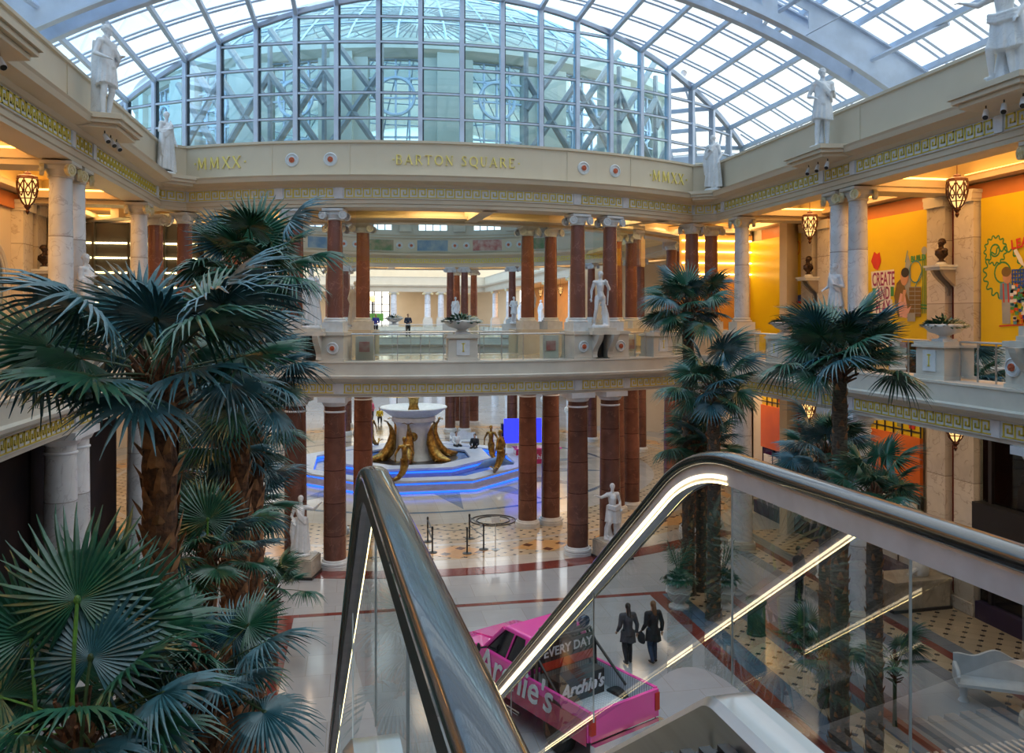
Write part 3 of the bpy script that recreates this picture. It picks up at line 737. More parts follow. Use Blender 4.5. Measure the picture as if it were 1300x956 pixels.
def glass_rail(pts, name_m=None):
    m = MB().tube([(x, y, 8.02) for x, y in pts], .028, 8)
    for x, y in pts[::1]: m.obox((x, y), (1, 0), .03, .03, 7.1, 8.0)
    r = struct(m, 'trim_rail', 'brushed_steel'); g = MB()
    for a, b in zip(pts, pts[1:]): g.add([(*a, 7.16), (*b, 7.16), (*b, 7.96), (*a, 7.96)], [(0,1,2,3)])
    g.build('pane', 'rail_glass', r)
for x, n in ((XL, (1, 0)), (XR, (-1, 0))):
    for yc in (7.4, 14.4, 21.95): pair_pedestal((x, yc), n, 2.0 if yc < 20 else 2.3)
    ped((x, 28.75), n, 1.0, .9, 8.1)
    for y0 in (7.4, 14.4, 21.95):
        ym = y0+3.4; ped((x+n[0]*.1, ym), n, 1.0, .8, 8.02, 'urn_white')
        for ya, yb in ((y0+1.2, ym-.55), (ym+.55, y0+6.3 if y0 < 20 else y0+6.3)):
            k = 3; glass_rail([(x+n[0]*.1, ya+(yb-ya)*i/k) for i in range(k+1)])
for s in (-1, 1):
    a = 15.3*s; c = ring(a, RO+.02); n = (sin(R(a)), -cos(R(a))); pair_pedestal(c, n)
    a = 30.6*s; c = ring(a, RO); n = (sin(R(a)), -cos(R(a))); ped(c, n, .9, .9, 8.1); ped((CX+s*10.75, 31.9), (0, -1), .9, .9, 8.1)
    a = 24*s; c = ring(a, RO+.1); n = (sin(R(a)), -cos(R(a))); ped(c, n, 1.0, .7, 8.02, 'urn_white')
    for a0, a1 in ((19.2, 22.2), (25.8, 28.8)): glass_rail([ring(s*(a0+(a1-a0)*k/2), RO+.1) for k in range(3)])
    for a0, a1 in ((1.9, 11.4),): glass_rail([ring(s*(a0+(a1-a0)*k/4), RO+.1) for k in range(5)])
    # small red-panelled blocks either side of the wide opening
    for aa in (10.2, 20.8):
        q = ring(s*aa, RO-.35); m = MB(); m.obox(q, rtan(s*aa), .62, .3, 7.1, 7.95); trim(m, 'cream_pale')
        q = ring(s*aa, RO-.18); m = MB(); m.obox(q, rtan(s*aa), .36, .04, 7.4, 7.75); trim(m, 'panel_rose')
c = ring(0, RO+.1); ped(c, (0, -1), 1.0, .8, 8.02, 'urn_white')
# inner ring: pedestals and rails
for s in (-1, 1):
    for a in (15.3, 34, 56, 76, 104, 124, 146, 164.7):
        q = ring(s*a, RI-.25); trim(MB().obox(q, rtan(s*a), 1.95, 1.3, 7.1, 8.1), 'cream_pale')
        if a > 160: q = ring(s*a, RO); trim(MB().obox(q, rtan(s*a), 2.1, .9, 7.1, 8.1), 'cream_pale')
for a0, a1 in ((-11.5, 11.5), (19, 30.5), (-30.5, -19), (37.5, 52), (-52, -37.5), (168.5, 191.5), (149.5, 161), (199, 210.5)):
    glass_rail([ring(a0+(a1-a0)*k/8, RI) for k in range(9)])
# glass smoke baffles hanging under the ring ceiling
m = MB()
for a0, a1 in ((-12, 12), (18.5, 27.5), (-27.5, -18.5)):
    for k in range(8):
        p, q = ring(a0+(a1-a0)*k/8, 17.3), ring(a0+(a1-a0)*(k+1)/8, 17.3); m.add([(*p, 10.65), (*q, 10.65), (*q, 12.6), (*p, 12.6)], [(0,1,2,3)])
struct(m, 'window_6', 'baffle_glass')
# ---------------------------------------------------------------- letters on the parapet
STROKES = {  # (x0,y0,x1,y1,width)
 'B': [(.12,0,.12,1,.13),(.12,.97,.45,.95,.05),(.45,.95,.55,.75,.12),(.55,.75,.42,.53,.06),(.12,.53,.45,.53,.05),(.45,.53,.62,.28,.12),(.62,.28,.48,.02,.08),(.48,.03,.12,.03,.05)],
 'A': [(.02,0,.36,1,.05),(.36,1,.70,0,.13),(.15,.34,.56,.34,.05),(-.06,.01,.12,.01,.04),(.6,.01,.82,.01,.04)],
 'R': [(.12,0,.12,1,.13),(.12,.97,.45,.95,.05),(.45,.95,.55,.74,.12),(.55,.74,.42,.5,.06),(.12,.5,.42,.5,.05),(.34,.5,.72,0,.12),(.02,.01,.24,.01,.04)],
 'T': [(.36,0,.36,1,.13),(.0,.97,.72,.97,.05),(.01,.97,.01,.82,.04),(.71,.97,.71,.82,.04),(.24,.01,.48,.01,.04)],
 'O': None,
 'N': [(.1,0,.1,1,.05),(.1,1,.68,0,.13),(.68,0,.68,1,.05),(.0,.01,.22,.01,.04),(.0,.98,.16,.98,.04),(.58,.98,.8,.98,.04)],
 'S': [(.52,.80,.50,.96,.05),(.50,.93,.24,1,.06),(.24,.98,.10,.76,.12),(.10,.76,.48,.36,.14),(.48,.36,.42,.06,.12),(.42,.06,.08,.04,.06),(.08,0,.06,.22,.05)],
 'Q': None, 'U': [(.12,1,.12,.3,.13),(.12,.3,.28,.02,.10),(.28,.02,.5,.06,.06),(.5,.06,.62,.3,.05),(.62,.3,.62,1,.05),(.0,.98,.24,.98,.04),(.52,.98,.74,.98,.04)],
 'E': [(.12,0,.12,1,.13),(.12,.97,.6,.97,.05),(.6,.97,.6,.84,.04),(.12,.52,.46,.52,.05),(.12,.03,.62,.03,.05),(.62,.03,.63,.2,.04)],
 'M': [(.08,0,.12,1,.05),(.12,1,.44,.1,.13),(.44,.1,.78,1,.05),(.78,1,.84,0,.13),(-.02,.01,.18,.01,.04),(.74,.01,.94,.01,.04)],
 'X': [(.04,1,.66,0,.14),(.66,1,.04,0,.05),(-.06,.01,.16,.01,.04),(.56,.01,.78,.01,.04),(-.04,.98,.16,.98,.04),(.54,.98,.74,.98,.04)],
}
ADV = {'M': 1.12, 'T': .86, 'O': .98, 'Q': .98, 'N': .95, 'A': .90, 'X': .86, 'S': .74, 'E': .80, 'B': .82, 'R': .86, 'U': .90}
def inscription(txt, a_mid, h, zmid, label):
    wid = 0
    for ch in txt: wid += h*(.55 if ch == ' ' else .42 if ch == '.' else ADV[ch]+.14)
    r = RO+.325; mb = MB(); s = -wid/2; am = R(a_mid); root = thing('inscription', label, 'lettering', (*ring(a_mid, r), zmid), 0, 'gold inscriptions on the parapet')
    org = Vector((*ring(a_mid, r), zmid))
    def stroke(x0, y0, x1, y1, w, s0, taper=0):
        p, q = Vector((x0, y0)), Vector((x1, y1)); d = (q-p).normalized(); nn = Vector((-d.y, d.x))*w/2; V = []
        for dep in (0, .035):
            for u in (p+nn, p-nn, q-nn, q+nn):
                a = a_mid+math.degrees((s0+u.x*h)/r); c = ring(a, r+dep); V.append((c[0]-org.x, c[1]-org.y, -h/2+u.y*h))
        mb.add(V, [(4,5,6,7), (0,1,5,4), (1,2,6,5), (2,3,7,6), (3,0,4,7)])
    for ch in txt:
        if ch == ' ': s += h*.55; continue
        if ch == '.': stroke(.1, .5, .24, .5, .14, s); mb.build('dot', 'gold', root); mb.v, mb.f, mb.m = [], [], []; s += h*.42; continue
        if ch in 'OQ':
            for k in range(16):
                t0, t1 = 2*pi*k/16, 2*pi*(k+1)/16; stroke(.42+.38*cos(t0), .5+.47*sin(t0), .42+.38*cos(t1), .5+.47*sin(t1), .05+.09*abs(cos((t0+t1)/2)), s)
            if ch == 'Q': stroke(.45, .12, .85, -.22, .1, s)
        else:
            for q in STROKES[ch]: stroke(*q, s)
        mb.build('letter', 'gold', root); mb.v, mb.f, mb.m = [], [], []
        s += h*(ADV[ch]+.14)
inscription('.BARTON SQUARE.', -.5, .33, 13.97, 'long line of gold capital letters, two words, in the middle of the parapet')
inscription('.MMXX.', -25.4, .40, 13.97, 'gold letters MMXX on the parapet to the left, above the tall palm')
inscription('.MMXX.', 25.4, .40, 13.97, 'gold letters MMXX on the parapet to the right, beside the corner statue')
for a, w in ((-17.4, 'left of the pair nearer MMXX on the left'), (-13.4, 'left of the middle inscription, the inner one'), (13.4, 'right of the middle inscription, the inner one'), (17.4, 'right of the middle inscription, the outer one')):
    c = ring(a, RO+.31); n = (sin(R(a)), -cos(R(a))); wq, rq = MB(), MB(); rosette(wq, rq, (c[0], c[1], 13.97), n, .24)
    o = wq.build('rosette', 'urn_white', label='white parapet rosette with orange flower, '+w, cat='ornament', group='rosettes on the parapet', smooth=True); rq.build('flower', 'rosette_red', o, smooth=True)
# ---------------------------------------------------------------- figures: one continuous skin grown over tapered limbs
def remeshed(mb, m, name, voxel=.016, smooth_n=2):
    me = bpy.data.meshes.new(name); me.from_pydata(mb.v, [], mb.f); o = bpy.data.objects.new(name, me); COL.objects.link(o)
    r = o.modifiers.new('r', 'REMESH'); r.mode = 'VOXEL'; r.voxel_size = voxel
    s = o.modifiers.new('s', 'SMOOTH'); s.factor = .5; s.iterations = smooth_n
    dg = bpy.context.evaluated_depsgraph_get(); out = bpy.data.meshes.new_from_object(o.evaluated_get(dg)); bpy.data.objects.remove(o)
    out.name = name; out.materials.clear(); out.materials.append(MATS[m])
    out.polygons.foreach_set('use_smooth', [True]*len(out.polygons)); return out
def limb(mb, a, b, ra, rb, seg=10, flat=1):
    a, b = Vector(a), Vector(b); mb.tube([a, a.lerp(b, .33), a.lerp(b, .66), b], [ra, ra*.62+rb*.38+.004*ra/.05, ra*.3+rb*.7, rb], seg, flat=flat); mb.ell(a, (ra,)*3, 10, 6); mb.ell(b, (rb,)*3, 10, 6)
def hand(mb, w, d, side, s=1.0, curl=.4):
    "palm and five fingers at wrist w pointing along d"
    w, d = Vector(w), Vector(d).normalized(); u = Vector((0, 0, 1)) if abs(d.z) < .8 else Vector((0, -1, 0)); x = d.cross(u).normalized()*side; n = x.cross(d).normalized()*side
    pc = w+d*.05*s; mb.tube([w, w+d*.03*s, pc+d*.035*s], [.024*s, .036*s, .038*s], 8, flat=.5)
    for k, (off, ln) in enumerate(((-.028, .065), (-.010, .078), (.010, .072), (.028, .055))):
        p0 = w+d*.085*s+x*off*s; p1 = p0+(d*(1-curl*.3)-n*curl*.6).normalized()*ln*.5*s; p2 = p1+(d*(1-curl)-n*curl).normalized()*ln*.5*s
        mb.tube([p0-d*.02*s, p0, p1, p2], [.010*s, .010*s, .009*s, .007*s], 6)
    p0 = w+d*.035*s-x*.03*s; mb.tube([p0, p0+(d*.6-x).normalized()*.03*s, p0+(d*1.2-x*.9).normalized()*.062*s], [.012*s, .011*s, .008*s], 6)
def head(mb, c, s=1.0, turn=0, tilt=0, hair=None):
    M = Matrix.Translation(Vector(c)) @ Matrix.Rotation(turn, 4, 'Z') @ Matrix.Rotation(tilt, 4, 'X') @ Matrix.Scale(s, 4); old = mb.X; mb.X = old @ M
    mb.ell((0, .012, .02), (.072, .09, .092), 14, 10); mb.ell((0, -.018, -.045), (.055, .065, .062), 12, 8)
    mb.tube([(0, -.082, .02), (0, -.10, -.012), (0, -.088, -.022)], [.008, .014, .010], 6); mb.ell((0, -.072, -.092), (.024, .022, .016), 8, 6)
    for sx in (-1, 1):
        mb.ell((sx*.030, -.068, .030), (.022, .014, .008), 8, 6); mb.ell((sx*.074, .012, -.008), (.010, .02, .032), 8, 6); mb.ell((sx*.03, -.066, .004), (.012, .010, .008), 8, 6); mb.ell((sx*.034, -.05, -.03), (.02, .02, .018), 8, 6)
    mb.ell((0, -.078, -.052), (.024, .010, .007), 8, 6); mb.ell((0, -.075, -.064), (.020, .010, .006), 8, 6)
    if hair == 'curls':
        for k in range(46):
            t = math.acos(1-1.25*(k+.5)/46); a = k*2.4; p = (.078*sin(t)*cos(a), .02+.094*sin(t)*sin(a), .03+.094*cos(t))
            if p[1] > -.06 or p[2] > .07: mb.ell(p, (.02,)*3, 6, 4)
    mb.X = old
J0 = dict(head=(0, -.02, 1.70), neck=(0, 0, 1.50), chest=(0, 0, 1.34), belly=(0, 0, 1.14), pelvis=(0, 0, .98),
          shL=(-.19, 0, 1.45), shR=(.19, 0, 1.45), elL=(-.26, .03, 1.16), elR=(.26, .03, 1.16), wrL=(-.26, -.06, .92), wrR=(.26, -.06, .92),
          hpL=(-.09, 0, .94), hpR=(.09, 0, .94), knL=(-.11, -.03, .52), knR=(.10, -.04, .52), anL=(-.12, .03, .08), anR=(.12, .02, .08), turn=0, tilt=0)
def body(mb, J, s=1.0, arms=True, legs=True, hd=True, hair=None, fat=1.0, hands=True):
    j = {k: (Vector(v) if isinstance(v, tuple) else v) for k, v in {**J0, **J}.items()}
    if hd: head(mb, j['head'], 1.0, j['turn'], j['tilt'], hair); limb(mb, j['neck'], j['head']-Vector((0, -.01, .05)), .058, .052)
    mb.tube([j['neck']+Vector((0, 0, .0)), j['neck'].lerp(j['chest'], .35), j['chest'], j['belly'], j['pelvis'], j['pelvis']-Vector((0, 0, .10))], [.07, .15*fat, .185*fat, .15*fat, .175*fat, .13*fat], 16, flat=.66)
    limb(mb, j['shL'], j['shR'], .075*fat, .075*fat); 
    for sd, sg in (('L', -1), ('R', 1)):
        if arms:
            limb(mb, j['sh'+sd], j['el'+sd], .060*fat, .046*fat); limb(mb, j['el'+sd], j['wr'+sd], .046*fat, .029)
            if hands: hand(mb, j['wr'+sd], j['wr'+sd]-j['el'+sd], sg)
        if legs:
            limb(mb, j['hp'+sd], j['kn'+sd], .092*fat, .062*fat); kn, an = j['kn'+sd], j['an'+sd]; c = kn.lerp(an, .3)+Vector((0, .015, 0)); limb(mb, kn, c, .058*fat, .060*fat); limb(mb, c, an, .060*fat, .037)
            mb.tube([an+Vector((0, .05, -.035)), an+Vector((0, 0, -.02)), an+Vector((sg*.015, -.10, -.045)), an+Vector((sg*.02, -.17, -.055))], [.032, .042, .040, .026], 10, flat=.8)
    return j
def skirt(mb, top, bot, z0, z1, r0, r1, folds=11, amp=.06, ph=0, lean=0, sx=1.0):
    "pleated cloth tube between heights z0 (top) and z1 (hem)"
    seg = 66; rows = 9; V = []; F = []
    for k in range(rows+1):
        u = k/rows; cx = top[0]+(bot[0]-top[0])*u; cy = top[1]+(bot[1]-top[1])*u; z = z0+(z1-z0)*u; r = r0+(r1-r0)*u**.8
        for i in range(seg):
            a = 2*pi*i/seg; q = r*(1+amp*(.25+u)*(sin(folds*a+ph+1.5*u)+.5*sin((folds*2+1)*a+2*ph))); V.append((cx+q*cos(a)*sx, cy+q*sin(a)*.74, z+.03*sin(2*a+ph)*u))
    for k in range(rows):
        for i in range(seg): F.append((k*seg+i, k*seg+(i+1) % seg, (k+1)*seg+(i+1) % seg, (k+1)*seg+i))
    F += [tuple(range(seg-1, -1, -1)), tuple(rows*seg+i for i in range(seg))]; mb.add(V, F)
def cloth_roll(mb, pts, r, n=3, seg=8):
    "bundle of parallel folds following a line"
    pts = [Vector(p) for p in pts]
    for k in range(n):
        o = Vector((0, -.0, (k-(n-1)/2)*r*1.15)); mb.tube([p+o+Vector((.004*sin(3*i+k), 0, 0)) for i, p in enumerate(pts)], [r*.7]+[r]*(len(pts)-2)+[r*.6], seg)
STAT = {}
def statue_mesh(kind):
    if kind in STAT: return STAT[kind]
    mb = MB()
    if kind == 'tunic':      # man in a knee-length tunic, forearm forward, cloak behind
        body(mb, dict(elL=(-.30, .02, 1.18), wrL=(-.22, -.20, 1.10), elR=(.27, .05, 1.17), wrR=(.20, -.16, 1.22), anL=(-.13, .0, .08), anR=(.12, .06, .08), turn=.3), hair='curls', fat=1.0)
        skirt(mb, (0, 0), (0, 0), 1.16, .62, .175, .235, 13, .08); skirt(mb, (0, 0), (0, 0), 1.42, 1.04, .175, .18, 9, .06, 1)
        cloth_roll(mb, [(-.17, -.06, 1.52), (0, -.16, 1.36), (.14, -.17, 1.18), (.2, -.05, 1.06)], .035, 3); mb.tube([(-.15, .12, 1.48), (-.05, .18, 1.1), (0, .2, .6), (0, .2, .12)], [.08, .14, .16, .17], 12, flat=.45)
    elif kind == 'robed':
        body(mb, dict(elL=(-.28, -.02, 1.2), wrL=(-.05, -.20, 1.28), elR=(.29, .02, 1.14), wrR=(.26, -.12, .92), turn=-.35, tilt=.08, knL=(-.1, -.1, .52)), hair='curls')
        skirt(mb, (0, 0), (.02, 0), 1.36, .07, .19, .30, 10, .08, .4); cloth_roll(mb, [(.17, .02, 1.52), (.04, -.17, 1.34), (-.16, -.14, 1.12), (-.24, .02, 1.02)], .038, 4)
        mb.tube([(-.24, -.10, 1.18), (-.25, -.10, .85), (-.24, -.08, .5)], [.05, .07, .03], 8)
    elif kind == 'orator':   # robed man, one arm raised and held out to his left
        body(mb, dict(elR=(.42, -.04, 1.40), wrR=(.60, -.12, 1.58), elL=(-.29, .02, 1.18), wrL=(-.18, -.16, 1.02), turn=.25), hair='curls')
        skirt(mb, (0, 0), (-.02, 0), 1.14, .08, .20, .29, 9, .09); cloth_roll(mb, [(-.18, .02, 1.50), (-.05, -.17, 1.25), (.14, -.16, 1.05), (.22, 0, 1.0)], .04, 4)
        mb.tube([(-.22, -.12, 1.08), (-.26, -.10, .7), (-.25, -.06, .3)], [.06, .08, .04], 8)
    elif kind == 'draped':   # man with bare chest, cloth about the hips, arm to the side
        body(mb, dict(elL=(-.42, -.02, 1.38), wrL=(-.62, -.10, 1.46), elR=(.30, .04, 1.2), wrR=(.26, -.12, 1.0), knL=(-.16, -.16, .55), anL=(-.20, -.02, .12), turn=-.2), hair='curls', fat=1.08)
        skirt(mb, (0, 0), (.03, 0), 1.10, .52, .20, .27, 9, .09, 1); cloth_roll(mb, [(-.22, -.1, 1.08), (0, -.20, 1.0), (.2, -.12, 1.04), (.27, 0, 1.1)], .045, 3)
        mb.tube([(.24, -.02, 1.1), (.28, .04, .7), (.24, .1, .3), (.22, .12, .05)], [.07, .10, .11, .12], 10); mb.tube([(-.08, .12, .0), (-.10, .14, .3), (-.06, .10, .62)], [.16, .12, .07], 10)
    elif kind == 'athlete':  # bare standing figure, weight on one leg, one arm raised to the shoulder
        body(mb, dict(elL=(-.29, .03, 1.17), wrL=(-.30, -.05, .93), elR=(.30, -.04, 1.22), wrR=(.20, -.14, 1.42), pelvis=(.03, 0, .98), knL=(-.15, -.10, .53), anL=(-.2, .06, .09), knR=(.11, 0, .52), turn=-.6), hair='curls', fat=1.04)
        mb.tube([(.22, .06, .0), (.2, .07, .4), (.15, .05, .72)], [.12, .09, .05], 10); cloth_roll(mb, [(.2, -.12, 1.45), (.27, .08, 1.3), (.26, .10, 1.0), (.25, .1, .7)], .035, 2)
    mb.lathe([(.30, -.06), (.30, 0), (.27, .03), (.0, .03)], seg=18, squash=(1, .85))
    STAT[kind] = remeshed(mb, 'marble_statue', 'figure', .015, 2); return STAT[kind]
def statue(kind, loc, rz, h, label, group=None, base=None):
    t = bpy.data.objects.new('statue', statue_mesh(kind)); link(t, None, None, label, 'statue', group, loc); t.rotation_euler = (0, 0, rz); s = h/1.84; t.scale = (s, s, s); t.location.z += .06*s; return t
def face_to(p, q=(0, 0)): return atan2(q[0]-p[0], -(q[1]-p[1]))      # local -Y turned towards q
RG = 'white marble statues on the roof ledges'; UG = 'white marble statues on the upper floor'
for px, y_, kind, rz, lab, dz in ((126, 21.75, 'tunic', 1.15, 'large white statue of a man in a knee-length tunic on the left roof ledge', 0),
                            (1053, 21.75, 'tunic', -.35, 'large white statue in a knee-length tunic on the right roof ledge above the yellow boards', 0)):
    x = XL+.95 if px < 600 else XR-.95; statue(kind, (x, y_, 13.42), rz, 2.3, lab, RG)
statue('robed', (XL+.62, 29.75, 13.42), 1.0, 2.1, 'white robed statue in the left corner of the roof parapet beside the letters MMXX', RG)
statue('robed', (XR-.70, 29.75, 13.42), -.9, 2.1, 'white robed statue in the right corner of the roof parapet', RG)
statue('draped', (XR-.95, 14.95, 13.42), -1.2, 2.3, 'white roof statue cut by the top right corner of the picture', RG)
for s, k, rz, lab in ((-1, 'robed', .3, 'white statue on the upper balcony between the left pair of red columns'), (1, 'athlete', -.2, 'bare white statue on the upper balcony between the right pair of red columns')):
    c = ring(s*15.3, RO+.42); statue(k, (*c, 8.22), rz, 2.0, lab, UG)
for x, k, rz, lab in ((XL+.4, 'robed', 1.4, 'white statue on the upper balcony of the left gallery behind the palm fronds'), (XR-.42, 'tunic', -1.4, 'white statue on the upper balcony of the right gallery, by the two white columns')):
    statue(k, (x, 21.95, 8.22), rz, 1.9, lab, UG)
# statues deeper in the rotunda
for a, k, lab in ((34, 'draped', 'smaller white statue of the inner ring behind the right palm crown'), (15.3, 'athlete', 'half hidden white statue of the inner ring beside the right red column'), (-15.3, 'robed', 'white statue of the inner ring behind the left red columns'), (164.7, 'robed', 'distant white statue beyond the fountain between the far red columns'), (146, 'tunic', 'distant white statue beyond the fountain, farther right')):
    c = ring(a, RI-.95); statue(k, (*c, 8.12), R(a)+pi if abs(a) < 90 else 0, 1.9, lab, UG)
for i, (x, y) in enumerate(((18.9, 95), (18.9, 84))): statue('robed', (x, y, 8.1), -1.2, 2.2, f'tiny white statue in the distant hall beside its {("farther", "nearer")[i]} white columns', UG)
# plinth statues of the ground floor
def stone_plinth(c, rz, lab):
    t = thing('stone_plinth', lab, 'plinth', (*c, 0), rz, 'stone plinths of the ground floor statues')
    MB().box(-.52, .52, -.5, .5, .08, .62).box(-.48, .48, -.46, .46, .62, .66).build('block', 'plinth_stone', t); MB().box(-.56, .56, -.54, .54, 0, .08).build('foot', 'shop_dark', t)
cl, cr_ = ring(-15.8, RO+.95), ring(15.8, RO+.95)
stone_plinth(cl, R(-15), 'grey stone plinth at the foot of the left pair of red columns'); stone_plinth(cr_, R(15), 'grey stone plinth at the foot of the right pair of red columns')
statue('orator', (*cl, .66), -.1, 1.95, 'white statue with its arm held out, on the left ground floor plinth', 'white statues on the ground floor'); statue('draped', (*cr_, .66), .15, 1.95, 'white half-draped statue on the right ground floor plinth behind the escalator', 'white statues on the ground floor')
# busts on brackets
def bust(c, n, z, label, glabel):
    b = MB(); head(b, (0, 0, .56), 1.15, 0, 0, 'curls'); limb(b, (0, .0, .34), (0, 0, .48), .075, .06); b.tube([(0, 0, .42), (0, 0, .34), (0, 0, .22), (0, 0, .10)], [.09, .20, .21, .10], 14, flat=.6); limb(b, (-.17, 0, .33), (.17, 0, .33), .08, .08)
    b.lathe([(.12, 0), (.12, .03), (.07, .05), (.07, .1), (.1, .14)], seg=14)
    if 'bust' not in STAT: STAT['bust'] = remeshed(b, 'bronze', 'bust', .014, 2)
    rz = atan2(n[0], -n[1]); o = bpy.data.objects.new('bust', STAT['bust']); link(o, None, None, label, 'bust', 'dark busts on the gallery walls', (*c, z)); o.rotation_euler = (0, 0, rz)
    t = thing('wall_bracket', glabel, 'bracket', (c[0], c[1], z), rz, 'marble brackets under the busts')
    MB().box(-.36, .36, -.34, .42, -.06, 0).box(-.32, .32, -.30, .42, -.14, -.06).build('shelf', 'urn_white', t)
    for s in (-1, 1):
        m = MB(); console(m, (s*.2, .42), (1, 0), (0, -1), -.9, -.14, .52, .12); m.build('console', 'marble_pilaster', t)
    MB().lathe([(.16, 0), (.16, .05), (.12, .07), (.12, .1)], seg=14).build('socle', 'urn_white', t, smooth=True)
    o.location.z += .10
# ---------------------------------------------------------------- palms
rnd = random.Random(11)
def frond_mesh(name, pl, L, mats, nseg=36, droop=.25, fold=.3, ragged=.12, spread=155, pr=.016, cup=.25):
    "stalk along +X from the origin, then a fan blade of folded segments"
    mb = MB(); n = 6
    pet = [Vector((pl*i/n, 0, -.10*pl*(i/n)**2)) for i in range(n+1)]
    mb.mi = 1; mb.tube(pet, [pr*1.7]+[pr*1.15]*(n-1)+[pr], 6, flat=.6); hub = pet[-1]; mb.ell(hub, (.05, .035, .02), 8, 5); mb.mi = 0
    d = R(2*spread/nseg)
    for i in range(nseg):
        a = R(-spread)+d*(i+.5); Ls = L*(.72+.28*cos(a/2))*(1-ragged*rnd.random()); V = []
        rows = (.04, .30, .52, .74, .90, 1.0); bend = rnd.uniform(.6, 1.4)*droop; tw = rnd.uniform(-.08, .08)
        for k, u in enumerate(rows):
            r = u*Ls; half = r*math.tan(d/2) if u <= .55 else .52*Ls*math.tan(d/2)*(1-u)/.46+.003
            z = -bend*Ls*max(0, u-.25)**2*1.6+cup*r*(abs(a)/pi)**2*.6-.06*r; aa = a+tw*max(0, u-.5)
            z -= rnd.random()*.25*Ls*max(0, u-.72)
            dx, dy = cos(aa), sin(aa); f = half*fold*1.6
            for s, zz in ((-1, z-f), (0, z+f), (1, z-f)): V.append((hub.x+dx*r-dy*s*half, hub.y+dy*r+dx*s*half, hub.z+zz))
        F = []
        for k in range(len(rows)-1):
            for q in (0, 1): F.append((k*3+q, k*3+q+1, (k+1)*3+q+1, (k+1)*3+q))
        mb.add(V, F)
    me_o = mb.build(name, mats); me = me_o.data; bpy.data.objects.remove(me_o); return me
FR = {}
for nm, mt in (('g', ('leaf_green', 'petiole_dark')), ('b', ('leaf_sky_sheen', 'petiole_dark')), ('y', ('leaf_green', 'petiole'))):
    FR[nm] = [frond_mesh('frond', pl, L, mt, ns, dr) for pl, L, ns, dr in ((.95, .88, 38, .15), (.75, .82, 36, .35), (1.15, .92, 40, .5))]
def trunk(mb, h, r0, r1, boots=True, seg=14, lean=(0, 0), bs=1.0):
    n = max(6, int(h/.22)); pts = [(lean[0]*(i/n)**2, lean[1]*(i/n)**2, h*i/n) for i in range(n+1)]
    rs = [(r0+(r1-r0)*i/n)*(1+.07*sin(i*2.1)+.05*rnd.random()) for i in range(n+1)]; rs[0] *= 1.25; mb.tube(pts, rs, seg)
    if boots:
        mb.mi = 1; k = int(h/.055)
        for i in range(k):
            z = h*(i+.5)/k; u = z/h; a = i*2.399+rnd.uniform(-.2, .2); r = r0+(r1-r0)*u; c = (lean[0]*u*u, lean[1]*u*u)
            w = r*.5*rnd.uniform(.7, 1.2); hh = .26*bs*rnd.uniform(.6, 1.3); w *= bs**.5; out = r*(1+rnd.uniform(.18, .62)*bs); ca, sa = cos(a), sin(a)
            def P(rr, t, zz): return (c[0]+rr*ca-t*sa, c[1]+rr*sa+t*ca, zz)
            V = [P(r*.85, -w, z-hh*.5), P(r*.85, w, z-hh*.5), P(r*1.08, -w*.8, z), P(r*1.18, 0, z-hh*.2), P(r*1.08, w*.8, z), P(out, -w*.25, z+hh*.55), P(out*1.03, w*.25, z+hh*.6)]
            mb.add(V, [(0, 3, 2), (0, 1, 3), (1, 4, 3), (2, 3, 5), (3, 6, 5), (3, 4, 6)])
        mb.mi = 0
def palm(px, crown_py, zc, label, nf=30, scale=1.0, r=(.19, .17), kinds='ggb', group='fan palms growing in the atrium', boots=True, emin=-38, emax=78, base_z=0, tz=None, seed=1, fronds=None, tm=('palm_fibre', 'palm_boot'), lean=(0, 0), trunkless=False, bs=1.0):
    rr = random.Random(seed); c = at_d(px, crown_py, zc); t = thing('fan_palm', label, 'palm', (c.x, c.y, base_z), 0, group); H = c.z-base_z
    m = MB(); trunk(m, H, r[0], r[1], boots, lean=lean, bs=.55 if tm[0] == 'trunk_grey' else 1.0)
    if not trunkless: m.build('trunk', list(tm), t, smooth=False)
    # brown fibre heart with cut leaf bases
    m = MB(); top = H
    for i in range(34):
        a = i*2.4; e = R(20+50*(i/34)); L = .30*scale; p = Vector((r[1]*.7*cos(a), r[1]*.7*sin(a), top-.45+.5*i/34)); m.tube([p, p+Vector((cos(e)*cos(a), cos(e)*sin(a), sin(e)))*L], [.035*scale, .018*scale], 5)
    m.lathe([(r[1]*1.0, top-.5), (r[1]*1.15, top-.2), (r[1]*.8, top+.05), (.03, top+.25)], seg=12)
    m.build('crown_heart', 'palm_fibre', t)
    for i in range(nf):
        u = (i+.5)/nf; a = i*2.399+rr.uniform(-.25, .25); e = R(emax+(emin-emax)*u**.85+rr.uniform(-7, 7)); kd = kinds[rr.randrange(len(kinds))]; me = rr.choice(FR[kd])
        o = bpy.data.objects.new('frond', me); link(o, t); s = scale*.80*rr.uniform(.85, 1.12)
        o.matrix_basis = Matrix.Translation((r[1]*.4*cos(a)+lean[0], r[1]*.4*sin(a)+lean[1], top-.22*u+.12)) @ Matrix.Rotation(a, 4, 'Z') @ Matrix.Rotation(-e, 4, 'Y') @ Matrix.Rotation(rr.uniform(-.5, .5), 4, 'X') @ Matrix.Scale(s, 4)
    for (fx, fy, fz, kd, s, az, el, roll) in (fronds or []):
        o = bpy.data.objects.new('frond', FR[kd][0]); link(o, t); o.matrix_basis = Matrix.Translation((fx, fy, top+fz)) @ Matrix.Rotation(R(az), 4, 'Z') @ Matrix.Rotation(R(-el), 4, 'Y') @ Matrix.Rotation(R(roll), 4, 'X') @ Matrix.Scale(s, 4)
    return t
